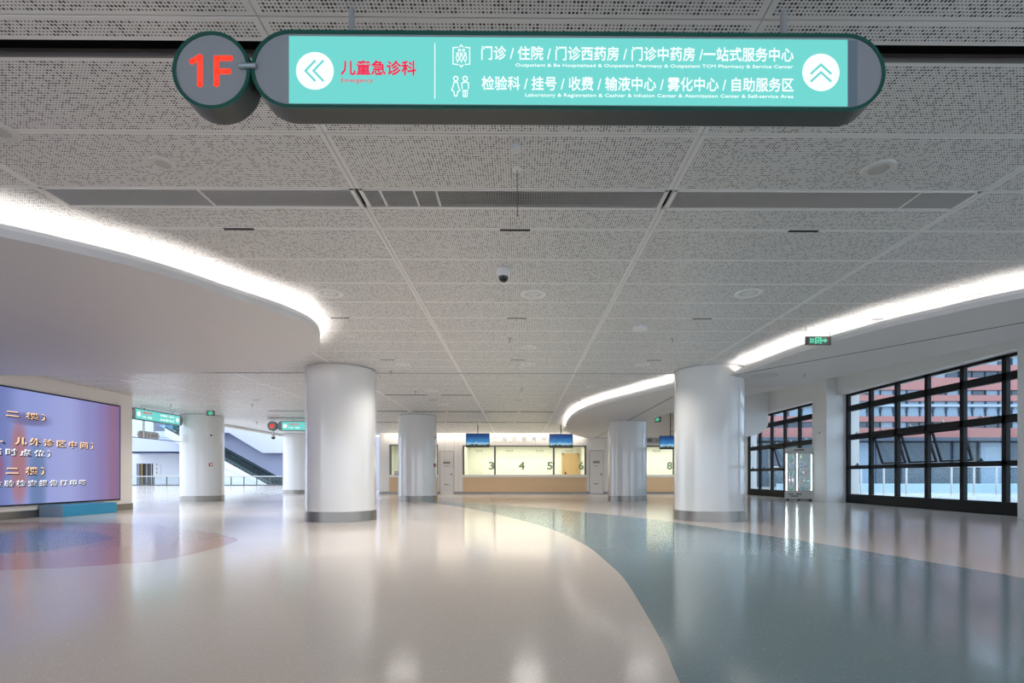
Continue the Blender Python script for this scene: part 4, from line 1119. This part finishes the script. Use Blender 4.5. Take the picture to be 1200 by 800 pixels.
mb.prism_y([P_(225, 470), P_(341, 470), P_(341, 530.5), P_(307.5, 530.5), P_(268, 506.8), P_(225, 506.8)], Yp, Yp + .4)
struct(mb.build('trim_7', M_LAV))
mb = MB(); mb.box(FX(120, 63), FX(303, 63), 62.0, 63.8, -1.5, -.02); mb.prism_y([(FX(225, 63.9), -1.5), (FX(300, 63.9), -1.5), (FX(300, 63.9), .1), (FX(225, 63.9), 3.9)], 63.9, 64.1)
struct(mb.build('trim_8', M_ATW))
mb = MB(); mb.box(-90, -20, 62, 90, -1.6, -.8); struct(mb.build('floor_lower', mat('atrium_floor', (.5, .52, .56), .3)))
# left part of the atrium: balcony band, white wall with lift opening
Yb = 66
mb = MB(); mb.box(FX(135, Yb), FX(228, Yb), Yb, Yb + .3, FZ(530.5, Yb), FZ(512.5, Yb)); mb.box(FX(135, Yb), FX(228, Yb), Yb, Yb + 4, FZ(530.5, Yb), FZ(529, Yb))
struct(mb.build('trim_9', mat('balcony_lavender', (.42, .46, .66), .5)))
mb = MB()
Yc_ = 70
X = lambda px: FX(px, Yc_); Z = lambda py: FZ(py, Yc_, 180)
mb.box(X(130), X(160), Yc_, Yc_ + .3, -1, Z(470)); mb.box(X(160), X(179.5), Yc_, Yc_ + .3, Z(543), Z(470)); mb.box(X(179.5), X(228), Yc_, Yc_ + .3, -1, Z(525))
mb.box(X(179.5), X(228), Yc_, Yc_ + .3, Z(512), Z(505))
struct(mb.build('wall_lift', M_ATW))
lf = empty('lift_doorway', (X(170), Yc_ + .2, 0), 'dark lift doorway with brass jamb in the distant white wall', 'lift')
mb = MB(); mb.box(X(160) - X(170), X(179.5) - X(170), .5, .55, -1, Z(543)); mb.build('dark_opening', mat('lift_dark', (.03, .025, .02), .3), lf)
mb = MB(); mb.box(X(160) - X(170), X(164) - X(170), .3, .5, -1, Z(543)); mb.build('jamb', mat('brass', (.32, .22, .10), .35, metal=.7), lf)
mb = MB(); mb.box(X(168) - X(170), X(168.5) - X(170), .4, .5, -1, Z(543)); mb.box(X(173.5) - X(170), X(174) - X(170), .4, .5, -1, Z(543)); mb.build('door_edge', M_GREY, lf)
db = empty('directory_board', (X(185.5), Yc_ - .03, Z(552)), 'pale upright directory board on the distant white wall beside the lift', 'sign')
w_ = (X(188.5) - X(182.6)) / 2
mb = MB(); mb.prism_y([(-w_, Z(560) - Z(552)), (w_, Z(560) - Z(552)), (w_, Z(546) - Z(552)), (w_ * .5, Z(543.6) - Z(552)), (-w_, Z(543.6) - Z(552))], 0, .02); bb = mb.build('board', mat('dir_board', (.62, .58, .55), .5), db)
for i in range(3):
    mb = MB(); mb.box(-w_ * .7, -w_ * .4, -.005, 0, .8 - i * .55, 1.05 - i * .55); mb.build('print_mark', mat('dir_ink', (.1, .08, .08), .5), bb)
# glass skylight seen at the atrium top and railing handrails of the far stairs
mb = MB(); Yg = 69
mb.prism_y([(FX(186, Yg), FZ(498, Yg)), (FX(232, Yg), FZ(498, Yg)), (FX(232, Yg), FZ(520, Yg)), (FX(210, Yg), FZ(512, Yg))], Yg, Yg + .1)
struct(mb.build('window_4', mat('skylight_glass', (.25, .42, .62), .15, metal=.2)))
mb = MB(); mb.box(FX(130, 60), FX(345, 60), 59.8, 60.2, 9.5, 10); struct(mb.build('trim_10', M_ATW))

# ------------------------------------------------------------------ vending cooler
M_CASE = mat('cooler_case', (.62, .61, .58), .35)
vx0 = at_y(919.6, 558, 23.0).x; 
VR = R(-27); vy0 = 23.1; vx0 = at_y(919.6, 558, vy0).x
vc = empty('vending_cooler', (vx0, vy0, 0), 'white two-door drinks cooler with lit shelves standing by the far window', 'cooler', rz=VR)
u = 23.0 / 600
W_ = 1.13; H_ = 2.37
def vq(px): return (px - 919.6) * 1.13 / 34.2
mb = MB()
mb.box(0, W_, .04, .70, .09, .14); mb.box(0, .03, .0, .70, .14, H_); mb.box(W_ - .03, W_, .0, .70, .14, H_); mb.box(.03, W_ - .03, .66, .70, .14, H_ - .1)
mb.box(.03, W_ - .03, .0, .70, H_ - .22, H_); mb.box(.03, W_ - .03, .0, .70, .14, .42)
mb.build('case', M_CASE, vc)
mb = MB(); mb.box(.03, W_ - .03, .655, .66, .42, H_ - .22); mb.build('back_liner', mat('cooler_liner', (.55, .62, .62), .4), vc)
div = vq(932.8)
for (a, b) in ((.02, div), (div, W_ - .01)):
    t = .035
    mb = MB(); z0, z1 = .42, H_ - .2
    mb.box(a, a + t, -.035, 0, z0, z1); mb.box(b - t, b, -.035, 0, z0, z1); mb.box(a + t, b - t, -.035, 0, z0, z0 + t); mb.box(a + t, b - t, -.035, 0, z1 - t, z1)
    d = mb.build('door', mat('cooler_door_frame', (.50, .48, .44), .35), vc)
    mb = MB(); mb.box(a + t, b - t, -.02, -.015, z0 + t, z1 - t); mb.build('door_glass', M_GLASS, d)
    mb = MB(); mb.box(a + t, a + t + .035, .01, .03, z0 + .05, z1 - .05); mb.build('light_tube', mat('tube_light', (1, 1, 1), .5, emit=(.85, .95, 1), es=10.0), vc)
mb = MB(); mb.box(W_ - .09, W_ - .05, .01, .03, .48, H_ - .3); mb.build('light_tube', MATS['tube_light'], vc)
cols_ = [(.35, .12, .12), (.10, .28, .14), (.45, .38, .2), (.14, .14, .36), (.5, .2, .3), (.3, .34, .36), (.05, .30, .26), (.5, .46, .42)]
cname = ['small dark red', 'small green', 'small tan', 'small navy', 'small rose pink', 'small grey', 'small teal', 'small cream']
for s in range(5):
    z = .46 + s * .34
    mb = MB(); mb.box(.04, W_ - .04, .12, .62, z, z + .012); mb.build('shelf', M_GREY, vc)
    x = .08
    while x < W_ - .18:
        if not (div - .08 < x < div + .04):
            hgt = random.choice((.13, .18, .22, .25)); c_ = random.choice(cols_); wd = random.choice((.05, .07, .09))
            zt = z + .013
            o = empty('drink_bottle' if wd < .08 else 'snack_packet', (vx0 + x * math.cos(VR) - .2 * math.sin(VR), vy0 + x * math.sin(VR) + .2 * math.cos(VR), zt), '%s %s behind the %s cooler door, %s shelf' % (cname[cols_.index(c_)], 'bottle' if wd < .08 else 'packet', 'left' if x < div else 'right', ['bottom', 'second', 'middle', 'fourth', 'top'][s]), 'bottle' if wd < .08 else 'packet', 'goods on the cooler shelves', rz=VR)
            mt = mat('goods_%d' % cols_.index(c_), c_, .4)
            if wd < .08:
                mb = MB(); mb.lathe([(0, 0), (wd / 2, 0), (wd / 2, hgt * .65), (wd / 5, hgt * .85), (wd / 5, hgt * .93)], 10); mb.build('bottle_body', mt, o)
                mb = MB(); mb.lathe([(wd / 4.5, hgt * .92), (wd / 4.5, hgt), (0, hgt)], 10); mb.build('cap', M_CHAIR_W, o)
            else:
                mb = MB(); mb.prism_y([(-wd / 2, 0), (wd / 2, 0), (wd * .44, hgt * .1), (wd / 2, hgt), (-wd / 2, hgt), (-wd * .44, hgt * .1)], 0, .04); mb.build('packet_body', mt, o)
                mb = MB(); mb.box(-wd * .3, wd * .3, -.002, 0, hgt * .4, hgt * .75); mb.build('packet_label', M_CHAIR_W, o)
        x += random.uniform(.10, .16)
text_part('lettering', '自助售货', M_BLACK, vc, (vq(931), vq(943), H_ - .13, H_ - .05), -.003, .03)
text_part('lettering', '扫码购买', M_BLACK, vc, (vq(923.5), vq(930), .27, .34), -.003, .03)
text_part('lettering', '冷藏保鲜', M_BLACK, vc, (vq(933), vq(940), .27, .34), -.003, .03)
mb = MB(); mb.box(vq(927), vq(936), -.012, 0, .19, .24); mb.build('vent_strip', M_DGREY, vc)
for x in (.12, W_ / 2, W_ - .12):
    mb = MB(); mb.lathe([(0, 0), (.05, 0), (.05, .04), (.02, .09)], 12, (x, .1, 0)); mb.build('foot', M_BLACK, vc)
c = Vector((13.0, 21.9, 1.1 + (558 - 506.5) * 22 / 600))
e = empty('wall_camera', (12.995, 22.05, c.z), 'small white camera on the wall pier beside the drinks cooler', 'camera')
mb = MB(); mb.box(-.03, 0, -.04, .04, -.05, .05); mb.build('bracket', M_CHAIR_W, e)
mb = MB(); mb.tube((-.03, 0, 0), (-.16, -.12, .01), .045, 12); mb.build('barrel', M_CHAIR_W, e)

# ------------------------------------------------------------------ outdoors: terrace, railing, facade opposite
M_PAVE = mat('terrace_pale', (.42, .47, .50), .6)
mb = MB(); mb.box(14.4, 80, -5, 70, -.35, -.05); struct(mb.build('ground_terrace', M_PAVE))
mb = MB(); mb.box(17, 45, 33.5, 33.8, -.05, .62); struct(mb.build('wall_terrace', mat('parapet_pale', (.55, .62, .66), .6)))
rt = empty('terrace_railing', (25, 32.5, -.05), 'glass and steel railing on the pale terrace outside the windows', 'railing')
mb = MB(); mb.tube((-9, 0, 1.75), (14, 0, 1.75), .035, 8); mb.build('handrail', M_GREY, rt)
for i in range(17):
    x = -9 + i * 1.45
    mb = MB(); mb.box(x - .04, x + .04, -.04, .04, 0, 1.75); mb.build('post', M_GREY, rt)
    if i < 16:
        mb = MB(); mb.box(x + .08, x + 1.37, -.006, .006, .15, 1.62); mb.build('glass_pane', M_GLASSW, rt)
YF = 55.0
M_BRICK = mat('facade_salmon', (.40, .165, .145), .7, vary=(.8, .06))
M_FWIN = mat('facade_window', (.05, .075, .10), .15)
M_FLIT = mat('facade_window_pale', (.24, .32, .40), .2)
M_FFR = mat('facade_frame', (.05, .07, .10), .5)
fb = empty('office_building', (40, YF, 0), 'salmon banded office building with strip windows across the terrace', 'building')
zf = lambda py: EYE + (558 - py) * YF / 600
X0, X1 = -21, 24
bands = [(417, 427, 'w'), (434, 442, 'w'), (456.5, 462.5, 'w'), (469.5, 487.5, 't'), (494, 501, 'w')]
spand = [(380, 417), (427, 434), (442, 456.5), (462.5, 469.5), (487.5, 494), (501, 513)]
for a, b in spand:
    mb = MB(); mb.box(X0, X1, -.25, .6, zf(b), zf(a)); mb.build('spandrel', M_BRICK, fb)
mb = MB(); mb.box(X0, X1, .62, 10, -.05, zf(380)); mb.build('building_core', mat('facade_core', (.06, .08, .10), .6), fb)
for a, b, kd in bands:
    z0, z1 = zf(b), zf(a); x = X0; i = 0
    pw = 1.43
    while x < X1 - .1:
        mb = MB(); mb.box(x + .06, x + pw - .06, .1, .14, z0, z1)
        f = mb.build('window', M_FLIT if (kd == 't' or random.random() < .35) else M_FWIN, fb)
        if kd == 't':
            M = Matrix.Translation((0, 0, z0 + (z1 - z0) * .6)) @ Matrix.Rotation(R(14), 4, 'X')
            h = (z1 - z0) * .6
            mb = MB(); mb.box(x + .08, x + .14, -.05, .0, -h, 0, M); mb.box(x + pw - .14, x + pw - .08, -.05, 0, -h, 0, M); mb.box(x + .08, x + pw - .08, -.05, 0, -h, -h + .06, M); mb.build('sash', M_FFR, f)
        mb = MB(); mb.box(x - .05, x + .05, -.02, .2, z0, z1); mb.build('mullion', M_FFR, fb)
        x += pw; i += 1
    if kd == 't':
        mb = MB(); mb.box(X0, X1, -.35, .1, z0 + (z1 - z0) * .62, z0 + (z1 - z0) * .78); mb.build('sunshade', mat('sunshade_grey', (.35, .40, .45), .5), fb)
mb = MB(); mb.box(X0, X1, -1.2, .6, zf(517), zf(513)); mb.build('canopy', M_FFR, fb)
x = X0; i = 0
while x < X1 - .1:
    i += 1; mb = MB(); mb.box(x + .1, x + 2.7, .2, .25, 0, zf(518)); mb.build('shop_window', M_FLIT if i % 5 == 2 else M_FWIN, fb)
    mb = MB(); mb.box(x - .1, x + .1, .0, .4, 0, zf(517)); mb.build('shop_post', M_FFR, fb)
    x += 2.8
